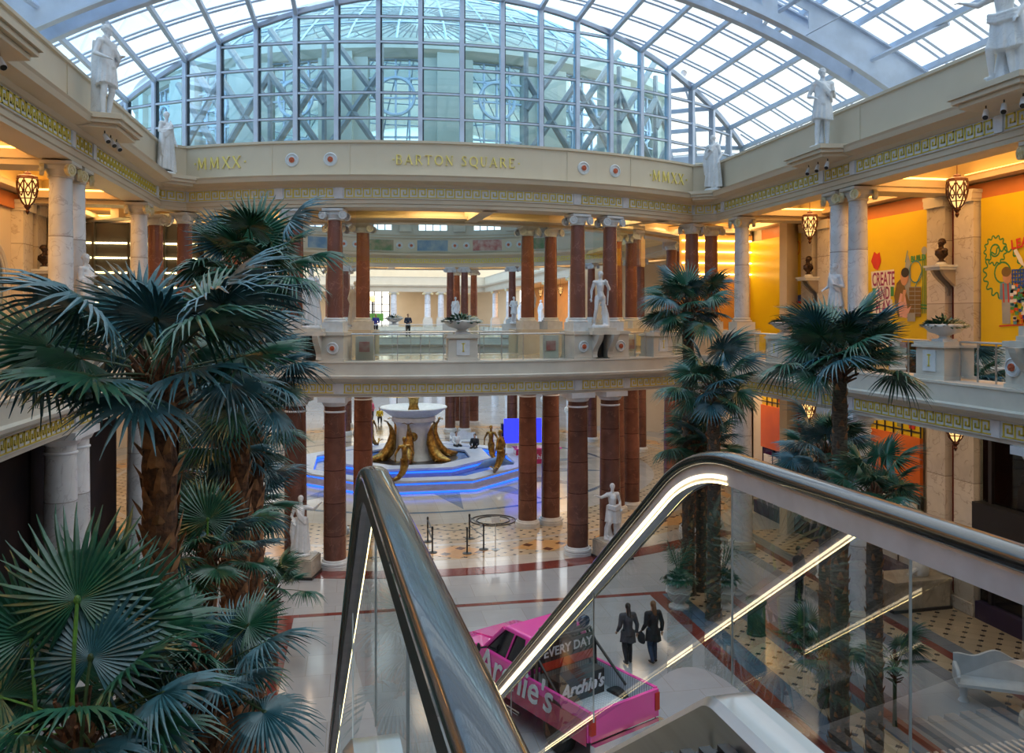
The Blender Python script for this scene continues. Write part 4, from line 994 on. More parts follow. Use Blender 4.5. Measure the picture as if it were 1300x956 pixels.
palm(203, 474, 10.0, 'largest palm, nearest on the left, with thick shaggy brown trunk', nf=24, scale=1.26, r=(.20, .19), kinds='ggbb', seed=3, emin=-6, emax=60, fronds=[(.25, -.1, -.05, 'g', 1.05, 62, 60, 0), (-.1, -.1, -.05, 'b', 1.1, 112, 58, 0), (-.3, -.2, -.15, 'g', 1.0, 200, 35, -50)])
palm(322, 345, 15.5, 'tallest palm behind the largest one, its crown against the parapet', nf=28, scale=1.1, r=(.19, .15), kinds='ggb', seed=5, emin=-30, emax=60, fronds=[(0, -.2, -.35, 'g', 1.15, 88, 78, 0), (-.3, -.1, -.3, 'b', 1.0, 120, 70, 0)])
palm(305, 478, 14.0, 'palm in the left group with its drooping crown at balcony height', nf=30, scale=.95, r=(.15, .14), kinds='bbg', seed=8, emin=-40, emax=60)
palm(290, 560, 15.5, 'slender lower palm behind the two tall trunks of the left group', nf=28, scale=.95, r=(.14, .13), kinds='gb', seed=9, emin=-35)
palm(264, 700, 12.0, 'short palm of the left group with one upright bright-stalked leaf', nf=18, scale=.75, r=(.12, .12), kinds='ggb', seed=12, emin=-25, emax=40, fronds=[(0, -.1, -.25, 'y', .75, 92, 86, 0), (-.1, 0, -.2, 'y', .7, 110, 80, 0)])
palm(100, 925, 8.2, 'low palm in the bottom left corner with long bright green stalks', nf=20, scale=1.1, r=(.15, .15), kinds='ggyb', seed=14, emin=-10, emax=50, fronds=[(0, -.2, .25, 'y', 1.1, 90, 87, 0), (-.35, -.1, .0, 'y', 1.0, 118, 80, 8), (.3, -.1, .1, 'y', 1.0, 66, 80, -8), (.1, -.3, -.2, 'b', 1.0, 75, 84, 5)])
palm(262, 860, 9.5, 'low bluish palm at the foot of the thick shaggy trunk', nf=22, scale=.85, r=(.14, .14), kinds='bbg', seed=15, emin=-15, emax=60)
palm(300, 640, 17.0, 'farther palm of the left group, low beside the left statue', nf=26, scale=.95, r=(.13, .12), kinds='bg', seed=17, emin=-30, emax=70)
palm(874, 385, 25.7, 'tallest palm of the right group, crown between the red columns', nf=28, scale=1.05, r=(.20, .16), kinds='ggb', seed=21, tm=('trunk_grey', 'palm_boot'), emin=-40, emax=65, fronds=[(0, -.2, -.4, 'g', 1.05, 90, 78, 0)])
palm(906, 490, 23.6, 'second palm of the right group, crown just under the right end of the balcony', nf=30, scale=1.08, r=(.20, .16), kinds='ggbb', seed=22, tm=('trunk_grey', 'palm_boot'), emin=-35)
palm(890, 562, 26.0, 'lowest palm of the right group, just behind the crest of the handrail', nf=28, scale=1.0, r=(.17, .15), kinds='ggb', seed=23, tm=('trunk_grey', 'palm_boot'), emin=-40)
palm(1066, 458, 16.6, 'big palm in front of the yellow boards, with slim brown trunk', nf=34, scale=1.0, r=(.19, .13), kinds='ggb', seed=24, tm=('trunk_grey', 'palm_boot'), emin=-4, emax=65, fronds=[(-.2, -.2, -.3, 'g', 1.0, 92, 75, 0), (.3, -.1, -.3, 'b', .95, 70, 68, 0)])
palm(1110, 625, 15.4, 'lower right palm with round dark crown above the handrail', nf=26, scale=.72, r=(.16, .13), kinds='gg', seed=25, tm=('trunk_grey', 'palm_boot'), emin=-30, emax=75)
palm(1048, 575, 18.5, 'bluish palm behind the slim brown trunk on the right', nf=28, scale=.82, r=(.15, .13), kinds='bbg', seed=26, tm=('trunk_grey', 'palm_boot'), emin=-35, emax=75)
# small bushy palms on the floor
palm(1046, 830, 18.3, 'small bushy palm at the foot of the right palms', nf=16, scale=.72, r=(.09, .08), kinds='gy', seed=31, group='small palms on the floor', emin=5, emax=75, boots=False, tm=('trunk_grey', 'trunk_grey'))
palm(1136, 840, 17.4, 'small thin palm standing alone at the lower right', nf=10, scale=.55, r=(.04, .035), kinds='gy', seed=32, group='small palms on the floor', emin=0, emax=70, boots=False, tm=('petiole_dark', 'petiole_dark'))
palm(345, 745, 20.5, 'small palm beside the blue band of the floor on the left', nf=16, scale=.75, r=(.12, .11), kinds='gy', seed=33, group='small palms on the floor', emin=-10, emax=75)
# strap-leaved plant in the left foreground
def strap_leaf(mb, base, az, el, L, w, droop):
    V = []; n = 9; p = Vector(base); d = Vector((cos(el)*cos(az), cos(el)*sin(az), sin(el))); side = Vector((-sin(az), cos(az), 0))
    for k in range(n+1):
        u = k/n; ww = w*sin(pi*min(1, .12+u*.9))**.8+.002; nn = side.cross(d).normalized()
        V += [p-side*ww+nn*ww*.35, p-nn*.0, p+side*ww+nn*ww*.35]; p = p+d*(L/n); d = (d+Vector((0, 0, -droop/n))).normalized()
    mb.add(V, [(k*3+q, k*3+q+1, (k+1)*3+q+1, (k+1)*3+q) for k in range(n) for q in (0, 1)])
def strap_plant(px, py, zc, n, L, w, label, mats, spread=(35, 88), stem=1.2):
    c = at_d(px, py, zc); t = thing('broad_leaved_plant', label, 'plant', (c.x, c.y, 0)); MB().tube([(0, 0, 0), (.02, 0, c.z*.5), (0, 0, c.z+.1)], [.06, .045, .04], 8).build('stem', 'petiole_dark', t)
    for i in range(n):
        m = MB(); strap_leaf(m, (0, 0, c.z-.3+.4*i/n), i*2.4, R(rnd.uniform(*spread)), L*rnd.uniform(.7, 1.1), w, .5); m.build('leaf', mats, t, smooth=True)
strap_plant(118, 745, 10.8, 14, .95, .055, 'broad strap-leaved plant rising before the white column on the left', 'leaf_green')
strap_plant(150, 735, 11.2, 12, .9, .05, 'second strap-leaved plant, nearer the shaggy trunk', 'leaf_green')
# leafy mound of small leaves
def mound(mb, c, rx, rz_, n, L, seed=1, hang=.3):
    r2 = random.Random(seed)
    for i in range(n):
        a = r2.uniform(0, 2*pi); u = r2.random()**.5; p = (c[0]+rx*u*cos(a), c[1]+rx*u*sin(a), c[2]+rz_*(1-u*u)*r2.random()); el = R(r2.uniform(-20, 75))*(1-u*.5)-hang*u
        V = []; d = Vector((cos(el)*cos(a), cos(el)*sin(a), sin(el))); s = Vector((-sin(a+.4), cos(a+.4), .2)).normalized()*L*.22; q = Vector(p)
        mb.add([q, q+d*L*.5-s, q+d*L, q+d*L*.5+s], [(0, 1, 2, 3)])
def urn(c, z, label, group, s=1.0, kind='bowl', plant='leaf_green'):
    t = thing('stone_urn', label, 'urn', (*c, z), 0, group); t.scale = (s, s, s)
    m = MB()
    if kind == 'bowl': m.box(-.2, .2, -.2, .2, 0, .06); m.lathe([(.17, .06), (.12, .10), (.11, .13), (.16, .16), (.34, .22), (.46, .34), (.50, .36), (.50, .40), (.44, .42), (.42, .38), (.2, .3), (0, .3)], seg=26)
    else: m.lathe([(.27, 0), (.27, .05), (.22, .07), (.15, .13), (.16, .17), (.26, .26), (.33, .42), (.34, .58), (.28, .70), (.27, .74), (.34, .79), (.34, .83), (.28, .83), (.26, .76), (0, .76)], seg=26); m.tube([(.335*cos(a/3), .335*sin(a/3), .44+.03*sin(a*2)) for a in range(20)], .022, 6)
    m.build('bowl', 'urn_white', t, smooth=True); zt = .36 if kind == 'bowl' else .78; R_ = .44 if kind == 'bowl' else .30
    g = MB(); mound(g, (0, 0, zt), R_, .2, 420, .16, seed=len(label)); o = g.build('foliage', plant, t); o['kind'] = 'stuff'
    if kind == 'pot': mound(g, (0, 0, zt), .45, .12, 200, .15, seed=3, hang=1.1); o2 = g.build('trailing_foliage', plant, t); bpy.data.objects.remove(o); o2['kind'] = 'stuff'
    return t
UP = 'planted white stone bowls on the balcony'
c0 = ring(0, RO+.1); o = urn(c0, 8.02, 'wide white stone bowl of dark foliage in the middle of the balcony front', UP, 1.0); o.scale = (1.35, 1.2, 1.15)
for s, w in ((1, 'right'), (-1, 'left')):
    c = ring(24*s, RO+.1); urn(c, 8.02, f'white stone bowl of foliage on the balcony front, {w} of the statue pair', UP)
for x, s, w in ((XL+.1, 1, 'left'), (XR-.1, -1, 'right')):
    urn((x, 17.8), 8.02, f'white stone bowl of foliage on the {w} gallery balustrade before the wall bust', UP); urn((x, 25.35), 8.02, f'white stone bowl of foliage on the {w} gallery balustrade, farther one', UP)
c = ring(183.2, RI); urn(c, 8.0, 'distant white planted bowl beyond the fountain', UP, 1.3)
for px, lab in ((862, 'white potted plant, left one of the two under the right palms'), (917, 'white potted plant, right one of the two under the right palms')):
    q = at_z(px, 771, 0); t = urn((q.x, q.y), 0, lab, 'white pots under the palms', 1.12, 'pot')
    for i in range(9 if px < 900 else 6):
        m = MB(); a = i*2.4; 
        el = R(75-8*i); st = [(0, 0, .75), (.1*cos(a), .1*sin(a), 1.15), (.32*cos(a), .32*sin(a), 1.45+.3*sin(el))]; m.tube(st, .012, 5)
        for k in range(14): strap_leaf(m, Vector(st[1]).lerp(Vector(st[2]), k/14), a+(1 if k % 2 else -1)*.8, R(30), .34, .012, 1.2)
        m.build('frond', 'leaf_green', t)
# ---------------------------------------------------------------- gallery pilasters, busts, lanterns, boards
def pilaster(x, y, nx, w, z0, z1, lab, grp, dep=.35):
    t = thing('wall_pilaster', lab, 'pilaster', (x, y, z0), 0, grp); H = z1-z0
    m = MB(); a, b = sorted((0, nx*dep)); m.box(a, b, -w/2, w/2, .35, H-.4); m.build('shaft', 'marble_pilaster', t)
    a, b = sorted((0, nx*(dep+.08))); MB().box(a, b, -w/2-.06, w/2+.06, 0, .3).box(a, b, -w/2-.03, w/2+.03, .3, .36).build('base', 'marble_pilaster', t)
    a, b = sorted((0, nx*(dep+.10))); MB().box(a, b, -w/2-.03, w/2+.03, H-.4, H-.32).box(a, b, -w/2-.08, w/2+.08, H-.16, H-.06).box(a, b, -w/2-.05, w/2+.05, H-.32, H-.16).build('capital', 'cream_pale', t)
names = {7.7: 'nearer', 14.8: 'near', 21.9: 'middle', 29.3: 'far'}
for x, nx, sd in ((BR, -1, 'right'), (BL, 1, 'left')):
    for yc in (7.7, 14.8, 21.9, 29.3):
        for up, z0, z1 in ((1, 7.1, 12.35), (0, 0, 6.3)):
            for dy, w, nf in ((-.59, .80, 'nearer'), (.59, .80, 'farther')):
                if sd == 'left' and not up: continue
                pilaster(x, yc+dy, nx, w, z0, z1, f'marble wall pilaster of the {LV[up]} {sd} gallery, {nf} one of the {names.get(yc, "far")} pair', f'marble pilasters of the {LV[up]} {sd} gallery')
            xa, xb = sorted((x+nx*.02, x+nx*.10)); trim(MB().box(xa, xb, yc-.19, yc+.19, z0, z1), 'dark_red')
        if yc > 14: bust((x+nx*.62, yc), (nx, 0), 10.15, f'dark bronze bust on the {sd} gallery wall, {names.get(yc, "far")} one', f'marble bracket carrying the {names.get(yc, "far")} bust of the {sd} gallery')
    xa, xb = sorted((x, x+nx*.12)); trim(MB().box(xa, xb, -6, 34, 12.0, 12.45), 'rust_frieze')
    # ceiling beams at every pair
    xa, xb = (XR+.3, BR) if nx < 0 else (BL, XL-.3)
    for yc in (1, 8, 15, 22, 29.2):
        trim(MB().box(xa, xb, yc-.45, yc+.45, 12.25, 12.62), 'soffit')
def lantern(p, zt, lab):
    t = thing('hanging_lantern', lab, 'lantern', (p[0], p[1], zt), 0, 'iron lanterns of the galleries')
    MB().tube([(0, 0, 0), (0, 0, .75)], .012, 6).lathe([(.06, .72), (.08, .76)], seg=10).build('rod', 'lantern_iron', t)
    MB().lathe([(.05, .02), (.09, -.01), (.10, -.05), (.22, -.09), (.26, -.11), (.27, -.16), (.25, -.18)], seg=10).build('crown', 'lantern_iron', t)
    MB().lathe([(.20, -.18), (.235, -.30), (.235, -.45), (.20, -.62), (.13, -.80), (.06, -.88)], seg=20).build('glass_shade', 'lantern_glow', t, smooth=True)
    m = MB(); prof = [(.25, -.18), (.262, -.30), (.262, -.45), (.225, -.62), (.15, -.80), (.07, -.90)]
    for k in range(8):
        a = k*pi/4; m.tube([(r*cos(a), r*sin(a), z) for r, z in prof], .020, 5)
        for sgn in (-1, 1):          # scrollwork between the ribs
            pts = []
            for i in range(9): u = i/8; z = -.24-.42*u; r = .262-.05*u*u; b = a+pi/8+sgn*(.30*cos(u*pi*1.5)*(1-.3*u)); pts.append((r*cos(b), r*sin(b), z))
            m.tube(pts, .017, 5)
        b = a+pi/8; m.tube([(.262*cos(b)+.045*cos(q)*-sin(b), .262*sin(b)+.045*cos(q)*cos(b), -.36+.045*sin(q)) for q in [i*pi/4 for i in range(9)]], .009, 5)
    for z, r in ((-.18, .262), (-.56, .242), (-.72, .19)): m.tube([(r*cos(i*pi/8), r*sin(i*pi/8), z) for i in range(17)], .014, 5)
    m.build('scroll_cage', 'lantern_iron', t); MB().lathe([(.07, -.88), (.10, -.93), (.06, -.98), (.035, -1.02), (.055, -1.06), (.03, -1.12), (0, -1.16)], seg=10).build('finial', 'lantern_iron', t, smooth=True)
for px, py, X, lab in ((1215, 222, 15.9, 'iron lantern with glowing scrollwork shade hanging before the near busts of the right gallery'), (1028, 269, 15.9, 'iron lantern hanging farther along the upper right gallery'), (35, 219, -8.8, 'iron lantern hanging at the left edge in the upper left gallery')):
    f = (px-650)/FPX; zc = X/(sin(TH)+f*cos(TH)); p = at_d(px, py, zc); lantern((p.x, p.y), p.z, lab)
for px, py, X, lab in ((1213, 528, 15.9, 'iron lantern under the ceiling of the ground floor right gallery'), (1026, 507, 15.9, 'iron lantern farther along the ground floor right gallery')):
    f = (px-650)/FPX; zc = X/(sin(TH)+f*cos(TH)); p = at_d(px, py, zc); lantern((p.x, p.y), p.z+.2, lab)
for i, (x, y) in enumerate(((22, 78), (22, 88), (22, 98))): lantern((x, y), 12.0, f'tiny glowing lantern of the distant hall, {("nearest", "middle", "farthest")[i]} of its row')
# ---- yellow boards with a painted picture, drawn in board coordinates (u along, v up), x = wall face
class Board:
    def __init__(s, name, label, y0, y1, z0, z1, m, x=BR, nx=-1, grp=None):
        s.x, s.nx, s.y1, s.y0, s.z0 = x, nx, y1, y0, z0; s.k = 0
        a, b = sorted((x+nx*.14, x+nx*.2)); s.o = MB().box(a, b, y0, y1, z0, z1).build(name, m, label=label, cat='hoarding', group=grp); s.xf = x+nx*.2
        s.W = y1-y0
    def P(s, u, v, d=.004): return (s.xf+s.nx*d, (s.y1-u) if s.nx < 0 else (s.y0+u), s.z0+v)
    def poly(s, pts, m, name='print', d=None):
        s.k += 1; d = .003+.0012*s.k if d is None else d
        mb = MB(); mb.add([s.P(u, v, d) for u, v in pts], [tuple(range(len(pts)))]); return mb.build(name, m, s.o)
    def line(s, pts, w, m, name='drawn_line'):
        s.k += 1; d = .003+.0012*s.k; mb = MB()
        for (a, b), (c, e) in zip(pts, pts[1:]):
            q = Vector((c-a, e-b)); 
            if q.length < 1e-6: continue
            q.normalize(); n = Vector((-q.y, q.x))*w/2; mb.add([s.P(a+n.x, b+n.y, d), s.P(a-n.x, b-n.y, d), s.P(c-n.x, e-n.y, d), s.P(c+n.x, e+n.y, d)], [(0, 1, 2, 3)])
        return mb.build(name, m, s.o)
    def multi(s, polys, m, name='print'):
        s.k += 1; d = .003+.0012*s.k; mb = MB()
        for pts in polys: mb.add([s.P(u, v, d) for u, v in pts], [tuple(range(len(pts)))])
        return mb.build(name, m, s.o)
    def circle(s, u, v, r, m, name='print', n=18, ry=None): return s.poly([(u+r*cos(2*pi*i/n), v+(ry or r)*sin(2*pi*i/n)) for i in range(n)], m, name)
    def text(s, txt, u, v, size, m, rot=0, bold=0, name='printed_words', sx=1):
        s.k += 1; me = text_mesh(txt, size, .0008, bold=bold); me.materials.clear(); me.materials.append(MATS[m]); o = bpy.data.objects.new(name, me); link(o, s.o)
        p = s.P(u, v, .004+.0012*s.k); o.matrix_basis = Matrix.Translation(p) @ Matrix.Rotation(-pi/2 if s.nx < 0 else pi/2, 4, 'Z') @ Matrix.Rotation(pi/2, 4, 'X') @ Matrix.Rotation(rot, 4, 'Z') @ Matrix.Diagonal((sx, 1, 1, 1)); return o
def gear(b, u, v, r, n, m):
    pts = []
    for i in range(n*4+1): a = 2*pi*i/(n*4); q = r*(1 if (i//2) % 2 else .82); pts.append((u+q*cos(a), v+q*sin(a)))
    b.line(pts, .045, m, 'gear_outline'); b.line([(u+r*.4*cos(i*pi/8), v+r*.4*sin(i*pi/8)) for i in range(17)], .05, m, 'gear_outline')
YG = 'yellow hoardings of the upper right gallery'
b1 = Board('yellow_hoarding', 'yellow hoarding printed CREATE AND PLAY with a child and towers', 23.0, 28.1, 7.1, 12.0, 'yellow_board', grp=YG)
U0 = 28.1
def uv1(px, py):      # photo position on the board plane -> board coordinates
    f = (px-650)/FPX; X = BR-.2; zc = X/(sin(TH)+f*cos(TH)); p = at_d(px, py, zc); return (U0-p.y, p.z-7.1)
def q1(x0, y0, x1, y1): return [uv1(x0, y1), uv1(x1, y1), uv1(x1, y0), uv1(x0, y0)]
b1.poly([uv1(1106, 345), uv1(1135, 342), uv1(1136, 365), uv1(1107, 366)], 'print_white', 'word_panel'); b1.poly([uv1(1112, 366), uv1(1131, 364), uv1(1131, 381), uv1(1112, 383)], 'print_white', 'word_panel'); b1.poly([uv1(1108, 382), uv1(1133, 380), uv1(1133, 400), uv1(1108, 401)], 'print_white', 'word_panel')
for w, x, y, sz, sx in (('CREATE', 1121.5, 355, .64, .53), ('AND', 1121.5, 373, .60, .53), ('PLAY', 1121, 391, .64, .53)):
    u, v = uv1(x, y); b1.text(w, u, v, sz, 'print_plum', 0, .012, sx=sx)
b1.multi([q1(1108, 366, 1112, 379), q1(1131, 364, 1135, 376)], 'print_green')
# badge, words, spires, brick block, child
u, v = uv1(1112.5, 331); b1.poly([(u-.28, v), (u-.1, v+.32), (u+.06, v+.22), (u+.2, v+.28), (u+.28, v-.05), (u+.1, v-.34), (u-.12, v-.25)], 'print_red', 'badge')
b1.text('BUILD', *uv1(1166, 328), .26, 'print_green', .05, .01)
b1.poly([uv1(1143, 400), uv1(1155, 402), uv1(1157, 350), uv1(1156, 332), uv1(1153, 323), uv1(1150, 334), uv1(1148, 352)], 'print_grey', 'printed_tower')
for x in (1174, 1176, 1172): b1.line([uv1(x, 398), uv1(x, 330), uv1(1174, 316)], .03, 'print_green')
u, v = uv1(1174, 318); b1.circle(u, v, .13, 'print_grey'); b1.line([uv1(1150, 333), uv1(1153, 318)], .04, 'print_teal'); u, v = uv1(1163, 345); b1.line([(u+.3*cos(i*pi/6), v+.35*sin(i*pi/6)) for i in range(13)]+[uv1(1162, 366)], .04, 'print_teal')
b1.poly(q1(1155, 364, 1170, 402), 'print_brick', 'printed_bricks'); b1.multi([q1(1155, 364+k*5.5, 1170, 364.8+k*5.5) for k in range(7)]+[q1(1162, 364, 1162.6, 402)], 'print_grey', 'brick_joints')
b1.poly([uv1(1141, 402), uv1(1155, 404), uv1(1156, 385), uv1(1151, 370), uv1(1146, 352), uv1(1139, 360), uv1(1136, 376), uv1(1138, 392)], 'print_brick', 'printed_child_hair'); b1.poly([uv1(1143, 402), uv1(1152, 404), uv1(1158, 388), uv1(1153, 392), uv1(1150, 375), uv1(1144, 372), uv1(1141, 386)], 'print_pink', 'printed_child_shirt')
u, v = uv1(1149, 352); b1.circle(u, v, .2, 'print_skin', 'printed_face', ry=.27); u, v = uv1(1150, 346); b1.circle(u, v, .2, 'print_black', 'printed_hair', ry=.16); b1.poly([uv1(1148, 368), uv1(1152, 368), uv1(1148, 384), uv1(1145, 382)], 'print_skin')
b1.poly(q1(1153, 398, 1163, 408), 'print_grey', 'printed_box'); b1.line([uv1(1170, 387), uv1(1180, 388)], .04, 'print_green'); b1.line([uv1(1170, 391), uv1(1180, 392)], .04, 'print_green'); b1.poly(q1(1123, 432, 1146, 440), 'print_white', 'small_notice')
b2 = Board('yellow_hoarding', 'yellow hoarding with green gears and a boy building, at the right edge', 15.95, 20.8, 7.1, 12.0, 'yellow_board', grp=YG)
U0 = 20.8; gr = 'print_green'; u, v = uv1(1263.5, 318); gear(b2, u, v, .42, 13, gr); u, v = uv1(1273, 346); gear(b2, u, v, .72, 16, gr)
b2.poly([uv1(1269, 380), uv1(1284, 383), uv1(1285, 362), uv1(1280, 356), uv1(1270, 360)], 'print_denim', 'printed_boy_shirt'); b2.poly([uv1(1273, 411), uv1(1283, 411), uv1(1284, 380), uv1(1272, 380)], 'print_grey', 'printed_boy_trousers')
for x in (1274, 1280): b2.line([uv1(x, 360), uv1(x+1, 384)], .05, 'print_red')
u, v = uv1(1279, 351); b2.circle(u, v, .16, 'print_skin', 'printed_face', ry=.2); u, v = uv1(1278, 345); b2.circle(u, v, .17, 'print_brick', 'printed_hair', ry=.14)
b2.line([uv1(1269, 414), uv1(1300, 412)], .04, 'print_red')
for k in range(5): b2.line([uv1(1286+k*3.5, 342), uv1(1286+k*3.5, 362)], .045, 'print_blue'); b2.line([uv1(1285, 343+k*5), uv1(1302, 342+k*5)], .04, 'print_blue')
rb = random.Random(4)
for mt in ('print_red', 'print_blue', 'print_green', 'orange_fascia', 'print_teal', 'print_white'):
    b2.multi([[(u, v), (u+.12, v), (u+.12, v+.09), (u, v+.09)] for u, v in [uv1(rb.uniform(1283, 1302), rb.uniform(364, 412)) for _ in range(12)]], mt, 'printed_bricks')
b2.poly([uv1(1288, 318), uv1(1292, 316), uv1(1299, 328), uv1(1303, 340), uv1(1296, 334)], 'print_white', 'printed_arm'); b2.text('LEARN', *uv1(1305, 307), .36, 'print_red', .1, .01)
b3 = Board('yellow_hoarding', 'farther yellow hoarding with dark blue picture and red outlines, behind the right bust', 30.42, 34.9, 7.1, 12.0, 'yellow_board', grp=YG)
U0 = 34.9; b3.poly([uv1(994, 353), uv1(1007, 357), uv1(1009, 376), uv1(1017, 374), uv1(1017, 384), uv1(996, 388)], 'print_blue', 'printed_picture'); b3.line([uv1(993, 352), uv1(1007, 356)], .1, 'print_red'); b3.line([uv1(996, 389), uv1(1006, 384), uv1(1017, 384)], .1, 'print_red')
b3.text('IDEAS', *uv1(1003, 340), .3, 'print_green', 0, .01); u, v = uv1(1011, 315); b3.line([(u+.3*cos(i*pi/6), v+.3*sin(i*pi/6)) for i in range(13)], .04, 'print_red'); b3.line([uv1(996, 335), uv1(998, 322), uv1(1000, 335)], .04, 'print_red')
# low dark kerb of the hoardings
trim(MB().box(BR-.25, BR-.2, 15.9, 28.1, 7.1, 7.25), 'shop_dark')
# ---- ground floor right: orange fascia shop, tall dark shopfront
OG = 'shopfronts of the ground floor right gallery'
def shop(y0, y1, lab, kind):
    t = thing('shopfront', lab, 'shopfront', (BR-.1, y0, 0), 0, OG); w = y1-y0
    if kind == 'orange':
        MB().box(-.12, 0, 0, w, 2.9, 4.75).build('fascia', 'orange_fascia', t)
        MB().box(-.05, 0, 0, w, 4.75, 6.0).build('mural_panel', 'yellow_board', t); m = MB()
        for k in range(int(w/.45)): m.box(-.09, -.06, k*.45, k*.45+.04, 4.75, 6.0)
        m.box(-.09, -.06, 0, w, 4.9, 4.94).box(-.09, -.06, 0, w, 5.3, 5.33); m.build('grille', 'shop_dark', t)
        r2 = random.Random(int(y0))
        for mt in ('print_red', 'print_black', 'panel_green'):
            m = MB(); 
            for k in range(7):
                a = r2.uniform(.2, w-.4); z = r2.uniform(4.95, 5.5); m.box(-.085, -.06, a, a+r2.uniform(.1, .35), z, z+r2.uniform(.2, .55))
            m.build('mural_shapes', mt, t)
        MB().box(-.04, 0, 0, w, 0, 2.9).build('glazing', 'car_glass', t); m = MB()
        for k in range(int(w/1.1)+1): m.box(-.1, 0, k*1.1-.03, k*1.1+.03, .0, 2.9)
        m.build('window_frame', 'shop_dark', t); MB().box(-.08, -.04, .2, w-.2, .3, 2.6).build('window_posters', 'print_white', t)
    else:
        MB().box(-.03, 0, 0, w, 0, 6.0).build('lit_interior', 'ochre', t); m = MB()
        for k in range(int(w/1.5)+1): m.box(-.16, 0, k*1.5-.06, k*1.5+.06, 0, 6.0)
        m.box(-.16, 0, 0, w, 5.8, 6); m.build('window_frame', 'shop_dark', t); MB().box(-.4, -.05, -.1, w, 2.55, 3.35).build('fascia', 'black', t); MB().box(-.3, 0, 0, w, 0, .5).build('stall_riser', 'print_purple', t)
        MB().box(-.12, -.1, .0, w, .5, 6).build('pane', 'rail_glass', t); m = MB()
        for k in range(3): m.box(-.05, -.035, w*.2, w*.55, 3.8+.5*k, 3.86+.5*k)
        m.build('blue_glow_bar', 'screen_blue', t)  # thin bars with a blue glow of their own
    return t
shop(23.4, 27.9, 'shopfront with bright orange fascia under a mural grille, right ground floor', 'orange'); shop(30.7, 33.9, 'farther shopfront with orange fascia and posters, at the far right corner', 'orange')
shop(15.9, 20.8, 'tall dark-framed shopfront with black band at the right edge of the ground floor', 'dark')
trim(MB().box(BR-.5, BR-.1, 22.9, 34, 0, .55), 'print_purple')
# ---- left side: black hoarding below, arched window and lit shop above
for ya, yb, w in ((-2, 14.4, 'nearest, at the left edge'), (15.5, 21.4, 'middle'), (22.5, 28.6, 'far')):
    m = MB().box(-7.75, -7.6, ya, yb, 0, 5.88); o = m.build('black_hoarding', 'black_hoarding', label=f'tall black hoarding between the white columns, left ground floor, {w}', cat='hoarding', group='black hoardings of the left ground floor')
MB().box(-7.72, -7.58, 21.4, 22.5, 0, 5.88).build('black_hoarding', 'black_hoarding', label='narrow black hoarding directly behind the white column pair on the left ground floor', cat='hoarding', group='black hoardings of the left ground floor')
def arch_window(y, lab):
    t = thing('arched_window', lab, 'window', (BL, y, 7.1)); m = MB(); pts = [(.16, 1.15*cos(a), 2.6+1.15*sin(a)) for a in [pi*i/18 for i in range(19)]]
    m.tube([(.16, 1.15, 0)]+pts+[(.16, -1.15, 0)], .12, 8); m.tube([(.2, .95*cos(a), 2.6+.95*sin(a)) for a in [pi*i/18 for i in range(19)]], .05, 6); m.build('arch_frame', 'cream_pale', t, smooth=True)
    g = MB(); P = [(.12, 1.1, 0), (.12, -1.1, 0)]+[(.12, -1.1*cos(pi*i/16), 2.6+1.1*sin(pi*i/16)) for i in range(17)]; g.add(P, [tuple(range(len(P)))]); g.build('pane', 'panel_blue', t)
arch_window(26.3, 'arched window with pale frame on the upper left gallery wall'); arch_window(19, 'arched window on the upper left gallery wall nearer the picture edge')
# lit shelves shop in the corner of the left gallery
t = thing('shopfront', 'dark shopfront with rows of warm light strips in the upper left corner of the gallery', 'shopfront', (BL+.2, 34.9, 7.1))
MB().box(-1, 4.4, 0, .06, 0, 5.2).build('back_panel', 'shop_dark', t); m = MB()
for k in range(7): m.box(-.8, 4.2, -.12, -.02, .9+k*.58, .96+k*.58)
m.build('light_strip', 'strip_lamp', t); m = MB()
for k in range(5): m.box(-1+k*1.3, -.92+k*1.3, -.3, 0, 0, 5.2)
m.build('window_frame', 'shop_dark', t)
t = thing('shopfront', 'bright shop wall with amber light seen past the right end of the balcony', 'shopfront', (14.2, 34.9, 7.1))
MB().box(0, 3.5, 0, .06, 0, 5.2).build('back_panel', 'ochre', t); m = MB()
for k in range(4): m.box(.1, 3.4, -.12, -.02, 3.4+k*.5, 3.45+k*.5)
m.build('light_strip', 'strip_lamp', t)
# spot lamps under the roof ledges
def spot(p, lab, d):
    t = thing('spot_lamp', lab, 'lamp', p, 0, 'small spot lamps under the roof ledges'); MB().tube([(0, 0, 0), (0, 0, -.10)], .015, 6).build('stem', 'black', t)
    m = MB(); m.tube([(0, 0, -.10), (d[0]*.22, d[1]*.22, -.28)], [.05, .065], 10); m.build('lamp_head', 'frieze_white', t); MB().tube([(d[0]*.221, d[1]*.221, -.281), (d[0]*.23, d[1]*.23, -.287)], .055, 10).build('lens', 'black', t)
for x, s, sd in ((XL, 1, 'left'), (XR, -1, 'right')):
    for y, nf in ((14.95, 'nearer'), (21.95, 'farther')):
        for k in range(3): spot((x+s*1.0, y-.55+.5*k, 13.1), f'white spot lamp under the {nf} roof ledge on the {sd}, {("nearest", "middle", "farthest")[k]} of three', (s*.5, -.5))
